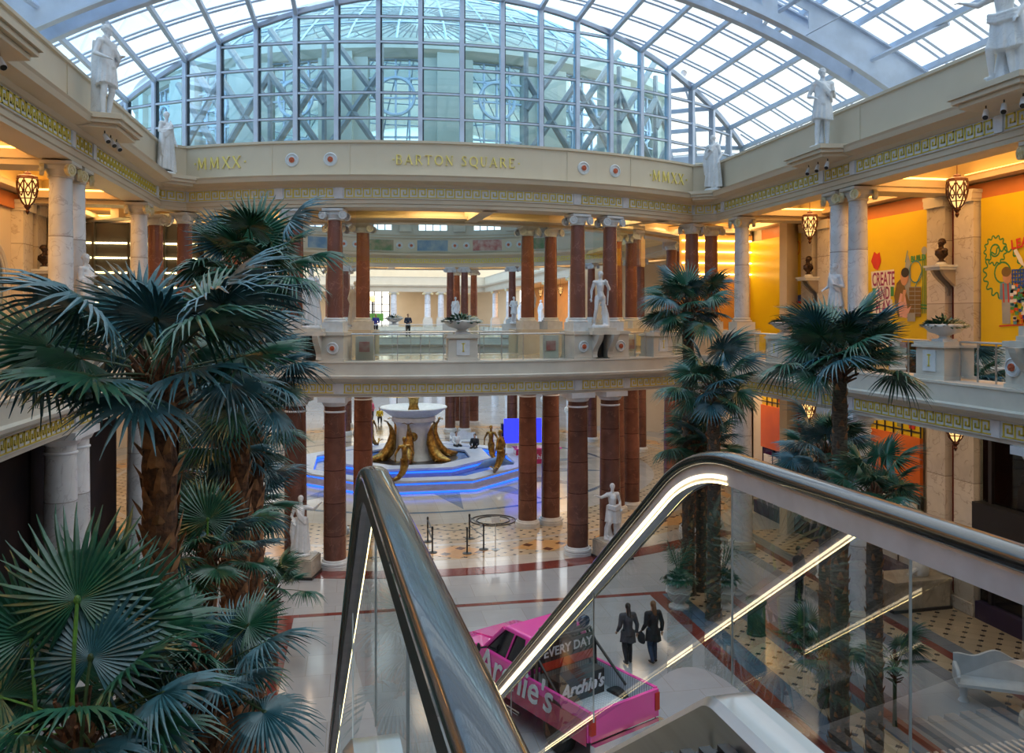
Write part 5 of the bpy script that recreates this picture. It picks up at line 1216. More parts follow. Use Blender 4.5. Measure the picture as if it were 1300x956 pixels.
# ---------------------------------------------------------------- picture panels round the far drum
k = 0
for i, (a, mt, w) in enumerate(((171.8, 'panel_blue', 2.4), (188.2, 'panel_green', 2.4), (155.4, 'panel_rose', 2.6), (204.6, 'panel_blue', 2.4), (139, 'panel_green', 2.4))):
    q = ring(a, RI-.34); c = q; o = MB().obox(c, rtan(a), w, .06, 13.5, 14.3).build('picture_panel', mt, label=f'oblong painted panel on the far rotunda wall, {("blue, right of centre", "green, left of centre", "with rose tints, farther right", "blue, far left", "green, far right")[i]}', cat='panel', group='painted panels of the far rotunda wall')
    fr = MB(); 
    for z in (13.46, 14.3): fr.obox(ring(a, RI-.36), rtan(a), w+.1, .08, z, z+.05)
    fr.build('panel_frame', 'cream_pale', o)

for i, a in enumerate((163.5, 180, 196.5, 147)):
    for da in (-3.2, 3.2):
        c = ring(a+da*.55, RI-.32); n = (-sin(R(a)), cos(R(a))); wq, rq = MB(), MB(); rosette(wq, rq, (c[0], c[1], 13.9), n, .26); trim(wq, 'urn_white'); trim(rq, 'rosette_red')
m = MB()
for z in (13.36, 14.42, 14.62): m.sweep([ring(-a*3.75, RI-.36) for a in range(34, 63)], [(0, z), (.03, z), (.03, z+.05), (0, z+.05)])
trim(m, 'soffit')
# ---------------------------------------------------------------- escalator in the foreground
INC = R(35); EX0, EX1 = .220, 1.585; CR = 3.20; RZ = EYE-.525      # rail top height, crest position
def rail_path(dz=0, rad=1.15, y0=-1.2, y1=11.6):
    "side profile (y, z) level, then bending down to the slope"
    P = [(y0, RZ+dz), (-.3, RZ+dz), (.6, RZ+dz), (1.93, RZ+dz)]; ys = CR-.35; n = 12
    for i in range(n+1): a = INC*i/n; P.append((ys+(rad+dz)*sin(a), RZ-rad+(rad+dz)*cos(a)))
    yb, zb = P[-1]
    for k in range(1, 9): u = k/8; y = yb+(y1-yb)*u; P.append((y, zb-(y-yb)*math.tan(INC)))
    return P
def ribbon(mb, x, path, sec):
    "sweep a closed section (dx, dn) along a (y, z) path; n is the upward normal in the side plane"
    V = []; n = len(path)
    for i, (y, z) in enumerate(path):
        a = path[max(0, i-1)]; b = path[min(n-1, i+1)]; ty, tz = b[0]-a[0], b[1]-a[1]; l = sqrt(ty*ty+tz*tz); ny, nz = -tz/l, ty/l
        for dx, dn in sec: V.append((x+dx, y+ny*dn, z+nz*dn))
    q = len(sec); F = [(i*q+j, i*q+(j+1) % q, (i+1)*q+(j+1) % q, (i+1)*q+j) for i in range(n-1) for j in range(q)]
    F += [tuple(range(q)), tuple((n-1)*q+j for j in range(q-1, -1, -1))]; mb.add(V, F)
esc = thing('escalator', 'escalator descending from the upper floor in the foreground, black handrails and glass sides', 'escalator', (0, 0, 0), R(3))
RP = rail_path()
csec = [(.046*cos(a), -.020+.020*sin(a)) for a in [pi*i/8 for i in range(9)]]+[(-.046, -.042), (-.036, -.050), (.036, -.050), (.046, -.042)]
for x, s in ((EX0, 1), (EX1, -1)):
    m = MB(); ribbon(m, x, RP, csec); m.build('handrail', 'rubber', esc, smooth=True, angle=60)
    m = MB(); ribbon(m, x, RP, [(-.028, -.050), (.028, -.050), (.030, -.060), (.026, -.125), (-.026, -.125), (-.030, -.060)]); m.build('rail_profile', 'band_grey', esc)
    m = MB(); ribbon(m, x-s*.033, RP, [(-.004, -.046), (.004, -.046), (.004, -.128), (-.004, -.128)]); m.build('outer_cover', 'black', esc)
    led = [p for p in RP if p[0] > CR-.32]
    m = MB(); ribbon(m, x+s*.030, led, [(-.003, -.090), (.003, -.090), (.003, -.104), (-.003, -.104)]); m.build('light_strip', 'escalator_led', esc)
    m = MB(); ribbon(m, x+s*.028, led, [(-.003, -.118), (.003, -.118), (.003, -.123), (-.003, -.123)]); m.build('lower_light_strip', 'cove_lamp' if False else 'strip_lamp', esc)
    # glass side panels, a joint between each
    low = rail_path(-.90, rad=1.15)
    js = [0, 2, 3, 5, 17, 19, 21, 23, len(RP)-1]
    for a, b in zip(js, js[1:]):
        m = MB(); V = []; 
        for i in range(a, b+1): y, z = RP[i]; V += [(x, y+(.004 if i == a else 0), z-.11), (x, y+(.004 if i == a else 0), z-.90)]
        for i in range(b-a): m.add([V[2*i], V[2*i+1], V[2*i+3], V[2*i+2]], [(0, 1, 2, 3)])
        m.build('glass_panel', 'escalator_glass', esc)
        y, z = RP[b]; 
        if b < len(RP)-1: m = MB().box(x-.004, x+.004, y-.0015, y+.0015, z-.9, z-.11); m.build('glass_joint', 'rail_glass' if False else 'brushed_steel', esc)
    # skirt and outer decking
    m = MB(); ribbon(m, x, RP, [(-.08, -.93), (.08, -.93), (.08, -.96), (.05, -1.25), (-.11, -1.25), (-.11, -.96)]); m.build('skirt_deck', 'brushed_steel', esc)
# landing plate, comb and steps
m = MB().box(EX0+.08, EX1-.08, .9, 2.30, 7.1, 7.115); m.build('landing_plate', 'dark_steel', esc)
m = MB()
for k in range(40): x = EX0+.1+k*(EX1-EX0-.2)/40; m.box(x, x+.012, 2.30, 2.42, 7.1, 7.125)
m.build('comb', 'brushed_steel', esc)
for k in range(18):
    y = 2.30+k*.40; z = 7.09-k*.40*math.tan(INC); m = MB()
    for q in range(16): x = EX0+.1+q*(EX1-EX0-.2)/16; m.box(x, x+.045, y, y+.40, z-.05, z)
    m.box(EX0+.1, EX1-.1, y+.39, y+.41, z-.32, z-.02); m.box(EX0+.1, EX1-.1, y, y+.40, z-.07, z-.05); m.build('step', 'dark_steel', esc)
m = MB(); ribbon(m, (EX0+EX1)/2, RP, [(-.72, -1.3), (.72, -1.3), (.72, -1.95), (-.72, -1.95)]); m.build('truss_casing', 'shop_dark', esc)
# ---------------------------------------------------------------- fountain
FX, FY = CX-.42, CY-.8
ft = thing('fountain', 'large round-topped fountain in an octagonal blue-lit basin with bronze dolphins', 'fountain', (FX, FY, 0))
def octo(r, n=8, ph=22.5): return [(r*cos(R(ph+360*i/n)), r*sin(R(ph+360*i/n))) for i in range(n)]
def oct_ring(mb, r0, r1, z0, z1): mb.sweep(octo(r1)[::-1], [(0, z0), (0, z1), (r1-r0, z1), (r1-r0, z0)], True)
m = MB(); oct_ring(m, 6.0, 6.55, 0, .52); oct_ring(m, 5.9, 6.75, .52, .62); oct_ring(m, 6.4, 6.85, 0, .12); m.build('basin_wall', 'fountain_rim', ft)
MB().prism(octo(6.3), .02, .38).build('water', 'water', ft)
m = MB(); oct_ring(m, 3.6, 4.3, .1, .72); oct_ring(m, 3.4, 4.45, .72, .84); m.build('inner_basin', 'fountain_rim', ft); MB().prism(octo(3.7), .3, .66).build('inner_water', 'water', ft)
m = MB(); oct_ring(m, 6.86, 6.9, .02, .10); oct_ring(m, 6.56, 6.6, .40, .45); oct_ring(m, 4.46, 4.5, .60, .68); oct_ring(m, 5.85, 5.89, .40, .5); m.build('blue_light_line', 'blue_light', ft)
MB().lathe([(2.7, .35), (2.7, .62), (2.4, .68)], seg=32).build('dark_step', 'basalt', ft)
MB().lathe([(1.35, .45), (1.30, .7), (1.12, .9), (.98, 1.2), (.94, 2.4), (1.0, 2.62), (1.22, 2.8), (1.22, 3.0), (1.1, 3.1)], seg=32).build('pedestal', 'urn_white', ft, smooth=True)
MB().lathe([(.95, 3.5), (1.15, 3.6), (1.2, 3.72), (1.15, 3.78), (1.6, 3.95), (2.0, 4.2), (2.2, 4.30), (2.25, 4.38), (2.2, 4.42), (2.0, 4.36), (.5, 4.1), (0, 4.1)], seg=48).build('upper_bowl', 'urn_white', ft, smooth=True)
o = [c for c in ft.children if c.name.startswith('upper_bowl')][0]; o.location.z = -.62; o.scale = (.84, .84, .95)
MB().lathe([(.35, 3.3), (.25, 3.65), (.30, 4.0), (.38, 4.1), (.3, 4.12)], seg=16).build('spout', 'fountain_bronze', ft, smooth=True)
m = MB(); m.lathe([(0, 0), (.26, .02), (.2, .08), (0, .1)], seg=12); m.ell((0, 0, .1), (.12, .2, .1)); em = m.build('crest', 'fountain_bronze', ft, smooth=True); em.matrix_basis = Matrix.Translation((-.1, -.97, 2.0)) @ Matrix.Rotation(pi/2, 4, 'X')
for k in range(6):      # dolphins standing on their heads, tails curling up the pedestal
    a = R(-100+60*k-5); ca, sa = cos(a), sin(a); m = MB()
    pr = [(2.65, .8), (2.3, .72), (1.85, .80), (1.5, 1.12), (1.28, 1.62), (1.22, 2.1), (1.34, 2.5), (1.52, 2.75)]; m.tube([(r*ca, r*sa, z) for r, z in pr], [.06, .25, .34, .33, .27, .18, .09, .05], 10)
    for s in (-1, 1): m.tube([(1.50*ca, 1.50*sa, 2.73), (1.62*ca-s*.2*sa, 1.62*sa+s*.2*ca, 2.85), (1.58*ca-s*.42*sa, 1.58*sa+s*.42*ca, 2.78)], [.05, .08, .01], 6, flat=.3); m.tube([(1.85*ca-s*.15*sa, 1.85*sa+s*.15*ca, .85), (2.0*ca-s*.6*sa, 2.0*sa+s*.6*ca, .75)], [.10, .02], 6, flat=.4)
    m.build('bronze_dolphin', 'fountain_bronze', ft, smooth=True, angle=80)
def merman(a, r, z, rz, lab, s=1.0, arm=0):
    mb = MB(); body(mb, dict(elL=(-.36, .02, 1.18), wrL=(-.34, -.06, .98), elR=(.36, .02, 1.18), wrR=(.34, -.06, .98), turn=.2), legs=False, hair='curls')
    mb.tube([(0, 0, .98), (0, .02, .72), (.05, -.05, .45), (.22, -.12, .22), (.42, -.05, .16), (.58, .08, .30)], [.17, .17, .14, .10, .07, .04], 12)
    for q in (-1, 1): mb.tube([(.56, .06, .28), (.72, .10+q*.14, .42), (.80, .12+q*.26, .38)], [.04, .07, .01], 6, flat=.4)
    if 'mer' not in STAT: STAT['mer'] = remeshed(mb, 'fountain_bronze', 'figure', .018, 2)
    o = bpy.data.objects.new('bronze_figure', STAT['mer']); link(o, None, None, lab, 'statue', 'bronze sea figures on the fountain rim'); o.location = (FX+r*sin(R(a)), FY-r*cos(R(a)), z-.1*s); o.rotation_euler = (0, 0, rz); o.scale = (s, s, s)
merman(-8, 6.25, .62, pi+.2, 'bronze sea figure seated on the near fountain rim with its back to us', 1.25)
merman(42, 6.2, .62, .9+pi, 'bronze sea figure on the right corner of the fountain rim', 1.25); merman(62, 4.6, .8, -.6, 'bronze sea figure farther in, right side of the fountain', 1.1); merman(-150, 4.6, .8, .6, 'bronze sea figure at the left of the fountain pedestal', 1.1)
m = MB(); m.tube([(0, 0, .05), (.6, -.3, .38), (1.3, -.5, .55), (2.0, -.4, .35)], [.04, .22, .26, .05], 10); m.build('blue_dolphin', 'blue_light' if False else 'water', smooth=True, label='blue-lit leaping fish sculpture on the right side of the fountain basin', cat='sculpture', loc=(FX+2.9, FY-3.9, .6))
# ---------------------------------------------------------------- people
PM = {}
def person(kind, loc, rz, h, label, coat, trousers, hair, hairm='hair_dark', group=None, bag=None, seated=False, long_hair=False, skin='skin'):
    t = thing('person', label, 'person', loc, rz, group); s = h/1.80; t.scale = (s, s, s)
    J = {'walk': dict(knL=(-.1, -.10, .52), anL=(-.10, -.05, .08), knR=(.1, -.02, .52), anR=(.10, .16, .12), wrL=(-.27, .05, .93), wrR=(.28, -.14, .95), elL=(-.28, .05, 1.17)),
         'stand': dict(elR=(.27, -.02, 1.17), wrR=(.10, -.24, 1.12), elL=(-.27, .0, 1.17), wrL=(-.10, -.24, 1.10), turn=.5),
         'sit': dict(head=(0, -.02, 1.22), neck=(0, 0, 1.02), chest=(0, 0, .86), belly=(0, 0, .66), pelvis=(0, 0, .50), shL=(-.19, 0, .97), shR=(.19, 0, .97), elL=(-.25, -.08, .70), elR=(.25, -.08, .70), wrL=(-.14, -.3, .6), wrR=(.14, -.3, .6), hpL=(-.09, -.02, .5), hpR=(.09, -.02, .5), knL=(-.12, -.45, .5), knR=(.12, -.45, .5), anL=(-.12, -.45, .08), anR=(.12, -.42, .08))}[kind]
    def get(key, fn, m, vox=.014):
        k = (kind, key, m)
        if k not in PM: mb = MB(); fn(mb); PM[k] = remeshed(mb, m, key, vox, 2)
        o = bpy.data.objects.new(key, PM[k]); link(o, t); return o
    get('body', lambda mb: body(mb, J, hair=None), skin, .013)
    j = {**J0, **J}
    def coat_f(mb):
        V3 = lambda k: Vector(j[k])
        mb.tube([V3('neck')+Vector((0, 0, .02)), V3('neck').lerp(V3('chest'), .35), V3('chest'), V3('belly'), V3('pelvis')-Vector((0, 0, .10))], [.09, .18, .215, .19, .215], 16, flat=.70); limb(mb, V3('shL'), V3('shR'), .092, .092)
        for sd in 'LR': limb(mb, V3('sh'+sd), V3('el'+sd), .085, .068); limb(mb, V3('el'+sd), V3('el'+sd).lerp(V3('wr'+sd), .88), .066, .05)
        if long_hair: skirt(mb, (0, 0), (0, 0), 1.0, .66, .21, .25, 7, .04)
    get('coat', coat_f, coat)
    def tr_f(mb):
        V3 = lambda k: Vector(j[k]); mb.ell(V3('pelvis'), (.185, .14, .13))
        for sd in 'LR': limb(mb, V3('hp'+sd), V3('kn'+sd), .112, .082); limb(mb, V3('kn'+sd), V3('an'+sd)+Vector((0, 0, .02)), .08, .06)
    get('trousers', tr_f, trousers)
    def sh_f(mb):
        for sd, sg in (('L', -1), ('R', 1)): an = Vector(j['an'+sd]); mb.tube([an+Vector((0, .065, -.035)), an+Vector((0, 0, -.025)), an+Vector((sg*.015, -.10, -.042)), an+Vector((sg*.02, -.20, -.052))], [.042, .052, .05, .032], 10, flat=.85)
    get('shoes', sh_f, 'black')
    def hr_f(mb):
        hd = Vector(j['head']); mb.ell(hd+Vector((0, .03, .035)), (.086, .092, .10)); 
        if long_hair: mb.tube([hd+Vector((0, .06, .05)), hd+Vector((0, .10, -.08)), hd+Vector((0, .12, -.24)), hd+Vector((0, .12, -.36))], [.085, .095, .10, .05], 12, flat=.6)
    if hair: get('hair', hr_f, hairm)
    if bag:
        m = MB(); wr = Vector(j['wrR']); m.tube([wr+Vector((.02, -.10, -.10)), wr+Vector((.04, -.02, -.02)), wr+Vector((.02, .10, -.10))], .012, 6); m.add([], [])
        o = m.build('bag_handle', 'black', t); m = MB(); m.lathe([(.16, -.36), (.19, -.30), (.17, -.12), (.12, -.08)], seg=14, squash=(.45, 1)); o = m.build('handbag', 'coat_black', t, smooth=True); o.location = wr+Vector((.03, 0, 0))
    return t
q = at_z(829, 841, 0); person('walk', (q.x, q.y, 0), pi+.15, 1.52, 'woman with long fair hair walking away in a dark coat with a handbag', 'coat_black', 'jeans', True, 'hair_brown', bag=True, long_hair=True)
q = at_z(797, 842, 0); person('walk', (q.x, q.y, 0), pi+.05, 1.48, 'reflected woman in grey-brown coat, built solid, left of the woman with the handbag', 'coat_grey', 'coat_black', True, 'hair_dark', long_hair=True)  # solid figure added in place of a dim reflection in the escalator glass
q = at_z(1014, 764, 0); person('stand', (q.x, q.y, 0), .6, 1.66, 'man in black jacket and dark trousers standing with hands together on the right', 'coat_black', 'coat_black', True, 'hair_dark')
far = 'small people far beyond the fountain'
def bench_box(): pass
person('sit', (FX+2.75, FY+2.9, .40), .3, 1.75, 'person in a white shirt seated at the edge of the fountain', 'shirt_white', 'coat_black', True, group=far)
person('sit', (FX+3.75, FY+2.0, .40), -.4, 1.7, 'person in black seated beside the person in white at the fountain', 'coat_black', 'coat_black', True, group=far)
q = at_z(472, 535, 0); person('stand', (q.x, q.y, 0), 1, 1.75, 'tiny person in purple-pink standing far down the hall, left of the fountain bowl', 'shirt_pink', 'coat_black', True, group=far)
q = at_z(467, 534, 0); person('walk', (q.x, q.y, 0), 2, 1.7, 'tiny person in dark clothes far down the hall beside the one in pink', 'coat_black', 'coat_black', True, group=far)
q = at_z(482, 537, 0); person('sit', (q.x, q.y, 0), 0, 1.7, 'tiny person in yellow far down the hall', 'yellow_cloth', 'coat_black', True, group=far)
for px, mt, lab in ((477, 'shirt_blue', 'person in blue leaning at the far balcony rail, upper floor'), (518, 'jeans', 'person in grey-blue at the far balcony rail, upper floor, right of the one in blue')):
    q = at_d(px, 432, 62.8); person('stand', (q.x, q.y, 7.1), .2, 1.7, lab, mt, 'coat_black', True, group=far)
# ---- barrier posts and belts
def barrier(pts, h=.95):
    prev = None
    for i, (px, py) in enumerate(pts):
        q = at_z(px, py, 0); t = thing('barrier_post', f'black belt barrier post left of the red maroon floor arc, {("first", "second", "third", "fourth", "fifth")[i]} from the left', 'barrier', (q.x, q.y, 0), 0, 'belt barrier posts before the fountain')
        MB().lathe([(.17, 0), (.17, .03), (.05, .05)], seg=16).build('foot', 'black', t, smooth=True); MB().lathe([(.03, .03), (.03, h)], seg=10).build('post', 'black', t); MB().lathe([(.04, h-.1), (.04, h), (.02, h+.02)], seg=10).build('cap', 'black', t)
        if prev is not None:
            d = prev-q; m = MB()
            for z in (h-.09, h*.55): m.tube([(0, 0, z), (d.x*.5, d.y*.5, z-.03), (d.x, d.y, z)], [.03, .03, .03], 4, flat=.3)
            m.build('belt', 'black', t)
        prev = q
barrier(((543, 688), (549, 702), (593, 703), (614, 698), (596, 684)))
# slim sign stand beyond
q = at_z(629, 698, 0); t = thing('sign_stand', 'slim grey sign stand on the mosaic floor before the fountain', 'sign', (q.x, q.y, 0)); MB().lathe([(.15, 0), (.15, .02), (.015, .03), (.015, 1.1)], seg=12).build('pole', 'brushed_steel', t); MB().box(-.16, .16, -.02, .02, 1.0, 1.22).build('plate', 'print_white', t)
# round floor light grilles
q = at_z(626, 661, 0); m = MB(); 
for r in (.95, .7): m.tube([(r*cos(i*pi/12), r*.98*sin(i*pi/12), .02) for i in range(25)], .03, 6)
m.build('floor_ring', 'dark_steel', label='round metal ring set in the floor between the fountain and the barrier', cat='floor ring', loc=(q.x, q.y, 0))
# ---- blue screen, pink counter beyond the fountain
q = at_z(655, 592, 0); t = thing('display_screen', 'bright blue screen on a stand beyond the fountain, left of the brown column', 'screen', (q.x+.4, q.y, 0)); MB().box(-1.1, 1.1, -.05, .05, 1.35, 2.75).build('screen_panel', 'screen_blue', t); MB().box(-.05, .05, 0, .08, 0, 1.4).box(-.4, .4, -.2, .25, 0, .05).build('stand', 'black', t)
t = thing('counter', 'crimson and pink counter under the blue screen', 'counter', (q.x+1.4, q.y+.4, 0)); MB().box(-1.4, 1.2, -.4, .4, .1, .95).build('front_panel', 'crimson_paint', t); MB().box(-1.5, 1.3, -.5, .5, .95, 1.02).build('top', 'pink_paint', t); lettering("Archie's", .42, 'script_white', t, (-.1, -.42, .5), (pi/2, 0, 0), .01)
q = at_z(641, 590, 0); t = thing('loudspeaker', 'black loudspeaker on a pole left of the blue screen', 'speaker', (q.x, q.y, 0)); MB().box(-.22, .22, -.18, .18, 1.6, 2.4).build('cabinet', 'black', t); MB().lathe([(.2, 0), (.03, .05), (.03, 1.6)], seg=8).build('stand', 'black', t)
# ---- parasol and café pieces far down the hall
q = at_z(504, 542, 0); t = thing('parasol', 'yellow parasol far down the ground floor hall, just above the fountain bowl', 'parasol', (q.x, q.y, 0)); m = MB(); m.lathe([(2.2, 2.5), (1.2, 3.0), (0, 3.3)], seg=8); m.build('canopy', 'yellow_cloth', t); MB().lathe([(.3, 0), (.04, .08), (.04, 3.2)], seg=8).build('pole', 'black', t)
q = at_d(473, 395, 100); t = thing('hanging_sign', 'long green sign hung across a tall pole in the distant hall', 'sign', (q.x, q.y, 7.1)); MB().box(-1.3, 1.3, -.1, .1, 1.0, 1.9).build('sign_board', 'sign_green', t); MB().lathe([(.2, 0), (.12, .3), (.10, 3.4)], seg=8).build('pole', 'black', t); MB().ell((0, 0, 3.7), (.35, .35, .4)).build('globe', 'lantern_glow', t)
# ---- stone planter box and benches on the right
q = at_z(1182, 757, 0); t = thing('stone_planter', 'striped marble box planter on the right ground floor', 'planter', (q.x-1.15, q.y-.6, 0), .05); q = Vector((q.x-1.15, q.y-.6, 0)); MB().box(-1.0, 1.0, -.55, .55, 0, .09).build('foot', 'shop_dark', t); MB().box(-.95, .95, -.5, .5, .09, .82).box(-1.0, 1.0, -.55, .55, .82, .90).build('box', 'plinth_stone', t)
m = MB(); m.ell((.3, 0, 1.05), (.28, .25, .3)); m.ell((.28, -.02, 1.45), (.15, .14, .18)); m.tube([(.3, 0, .9), (.1, -.1, 1.1), (-.2, -.15, .95)], [.1, .08, .05], 8); m.build('sculpture', 'marble_statue', label='small reclining white sculpture on the striped marble planter', cat='sculpture', loc=(q.x, q.y, 0), smooth=True)
q = at_z(1022, 760, 0); t = thing('curved_bench', 'curved white marble bench behind the man in black', 'bench', (q.x+1.9, q.y+.6, 0), .3); 
m = MB(); m.lathe([(.9, 0), (.95, .1), (1.15, .42), (1.2, .48), (0, .48)], seg=24, squash=(1.1, .6)); m.build('seat', 'urn_white', t, smooth=True); m = MB(); m.tube([(-1.15, .1, .45), (-.9, .5, .9), (0, .68, 1.1), (.9, .5, .9), (1.15, .1, .45)], [.08, .1, .12, .1, .08], 10, flat=.5); m.build('back', 'urn_white', t, smooth=True)
def ornate_bench(loc, rz, lab):
    t = thing('ornate_bench', lab, 'bench', loc, rz, 'white ornate benches'); MB().box(-.85, .85, -.28, .30, .40, .47).build('seat', 'urn_white', t)
    b = MB(); P = [(-.85, .45), (-.85, .85)]+[(-.85+1.7*i/20, .88+.16*sin(pi*i/20)+.06*cos(4*pi*i/20)) for i in range(21)]+[(.85, .85), (.85, .45)]
    k = len(P); V = [(x, .26, z) for x, z in P]+[(x, .34, z) for x, z in P]; b.add(V, [tuple(range(k)), tuple(range(2*k-1, k-1, -1))]+[(i, k+i, k+(i+1) % k, (i+1) % k) for i in range(k)]); b.build('back', 'urn_white', t)
    for s in (-1, 1):
        m = MB(); m.tube([(s*.82, .3, .72), (s*.84, 0, .74), (s*.84, -.2, .70), (s*.84, -.28, .62), (s*.84, -.22, .58)], .05, 8); m.box(s*.84-.04, s*.84+.04, -.2, .28, .42, .7); m.build('arm', 'urn_white', t, smooth=True)
        m = MB(); m.lathe([(.12, 0), (.07, .08), (.09, .2), (.06, .32), (.12, .40)], c=(s*.7, 0), seg=10); m.build('leg', 'urn_white', t, smooth=True)
q = at_z(1268, 895, 0); ornate_bench((q.x, q.y, 0), -.5, 'white ornate stone bench in the lower right corner')
q = at_z(600, 588, 0)
for px, py, lab in ((588, 568, 'white stone bench beyond the fountain before the brown columns'),): q = at_z(px, py, 0); ornate_bench((q.x, q.y, 0), 0, lab)
q = at_z(1225, 800, 0)
t = thing('armchair', 'grey armchair behind the shop glass at the right edge', 'armchair', (16.9, 16.6, 0), .6); MB().box(-.4, .4, -.4, .4, .15, .45).build('seat', 'grey_sofa', t); MB().box(-.45, .45, .3, .5, .15, .9).build('backrest', 'grey_sofa', t)
for s in (-1, 1): MB().box(s*.45-.08, s*.45+.08, -.4, .4, .15, .62).build('arm', 'grey_sofa', t)
q = at_z(960, 805, 0); t = thing('waste_bin', 'dark green litter bin on the blue floor band near the middle of the glass', 'bin', (q.x, q.y, 0)); MB().lathe([(.27, 0), (.27, .06), (.25, .07), (.25, .85), (.29, .86), (.29, .95), (.22, 1.0)], seg=8).build('body', 'leaf_green', t); MB().lathe([(.22, 1.0), (.1, 1.05), (0, 1.06)], seg=8).build('lid', 'black', t)
# ---------------------------------------------------------------- the pink pickup truck
tk = thing('pickup_truck', 'bright pink pickup truck with white script lettering and a row of roof lamps', 'truck', (4.05, 17.6, 0), 0); tk.rotation_euler = (0, 0, R(26))
tk.scale = (1, .94, 1)
# local: +Y is forward, width along X, length 5.2
def side_shape(mb, pts, x0, x1, inset=None):
    "prism across the width from a side outline (y, z)"
    k = len(pts); V = [(x0, y, z) for y, z in pts]+[(x1, y, z) for y, z in pts]; mb.add(V, [tuple(range(k)), tuple(range(2*k-1, k-1, -1))]+[(i, k+i, k+(i+1) % k, (i+1) % k) for i in range(k)])
def wheel_arch(yc, r, z0, n=10): return [(yc+r*cos(pi-pi*i/n), z0+r*sin(pi-pi*i/n)) for i in range(n+1)]
W2 = .93
low = [(-2.6, .62)]+wheel_arch(-1.55, .48, .58)+[(-.95, .50), (1.0, .50)]+wheel_arch(1.65, .48, .58)+[(2.35, .55), (2.55, .62)]
m = MB(); side_shape(m, [(.95, 1.25), (.95, .55)]+[p for p in low if p[0] > .96]+[(2.60, .95), (2.50, 1.12), (1.9, 1.24), (1.15, 1.32)], -W2, W2); o = m.build('front_body', 'pink_paint', tk); bv = o.modifiers.new('b', 'BEVEL'); bv.width = .06; bv.segments = 3
m = MB(); side_shape(m, [(-.50, .5), (.96, .5), (.96, 1.28), (-.50, 1.25)], -W2, W2); o = m.build('cab_body', 'pink_paint', tk); bv = o.modifiers.new('b', 'BEVEL'); bv.width = .03; bv.segments = 2
# cab roof on pillars (tapered greenhouse)
def frustum(mb, y0, y1, z0, yt0, yt1, z1, w0, w1):
    mb.add([(-w0, y0, z0), (w0, y0, z0), (w0, y1, z0), (-w0, y1, z0), (-w1, yt0, z1), (w1, yt0, z1), (w1, yt1, z1), (-w1, yt1, z1)], [(0,3,2,1), (4,5,6,7), (0,1,5,4), (1,2,6,5), (2,3,7,6), (3,0,4,7)])
m = MB(); frustum(m, -.48, 1.12, 1.25, -.36, .50, 1.82, .87, .70); o = m.build('cab_glass', 'car_glass', tk)
m = MB(); frustum(m, -.42, .56, 1.80, -.40, .50, 1.90, .74, .70); o = m.build('roof', 'pink_paint', tk); bv = o.modifiers.new('b', 'BEVEL'); bv.width = .04; bv.segments = 3
m = MB()
for s in (-1, 1):
    m.tube([(s*.89, 1.14, 1.25), (s*.72, .54, 1.84)], .045, 6); m.tube([(s*.89, -.46, 1.24), (s*.72, -.38, 1.84)], .07, 6); m.tube([(s*.885, .28, 1.25), (s*.725, .10, 1.83)], .022, 6); m.tube([(s*.89, -.46, 1.26), (s*.89, 1.14, 1.27)], .035, 6)
m.tube([(-.72, .54, 1.83), (.72, .54, 1.83)], .04, 6); m.build('window_pillars', 'pink_paint', tk)
m = MB(); side_shape(m, [(1.3, 1.30), (2.3, 1.18), (2.3, 1.20), (1.3, 1.345)], -.45, .45); m.build('bonnet_scoop', 'pink_paint', tk)
for s in (-1, 1):       # bed sides
    m = MB(); side_shape(m, [(-.50, 1.18), (-.50, .55), (-.95, .5)]+[p for p in reversed(low) if -2.1 < p[0] < -1.0]+[(-2.6, .6), (-2.6, 1.18)], *(sorted((s*W2, s*(W2-.07))))); o = m.build('bed_side', 'crimson_paint' if False else 'pink_paint', tk)
    m = MB(); x0, x1 = sorted((s*(W2+.004), s*(W2+.012))); m.box(x0, x1, -2.55, .94, .52, .98)
    m.build('crimson_flank', 'crimson_paint', tk)
MB().box(-W2+.06, W2-.06, -2.58, -.5, .68, .72).build('bed_floor', 'tread_plate', tk)
m = MB(); 
for s in (-1, 1): x0, x1 = sorted((s*(W2-.075), s*(W2-.085))); m.box(x0, x1, -2.55, -.5, .72, 1.16)
m.box(-W2+.08, W2-.08, -.52, -.51, .72, 1.16); m.build('bed_lining', 'tread_plate', tk)
m = MB().box(-W2+.02, W2-.02, -2.66, -2.58, .62, 1.16); m.build('tailgate', 'pink_paint', tk)
MB().box(-W2, W2, -2.80, -2.66, .42, .60).build('rear_bumper', 'chrome', tk); MB().box(-W2, W2, 2.52, 2.68, .42, .62).build('front_bumper', 'chrome', tk)
MB().box(-.6, .6, 2.56, 2.62, .68, .95).build('grille', 'black', tk)
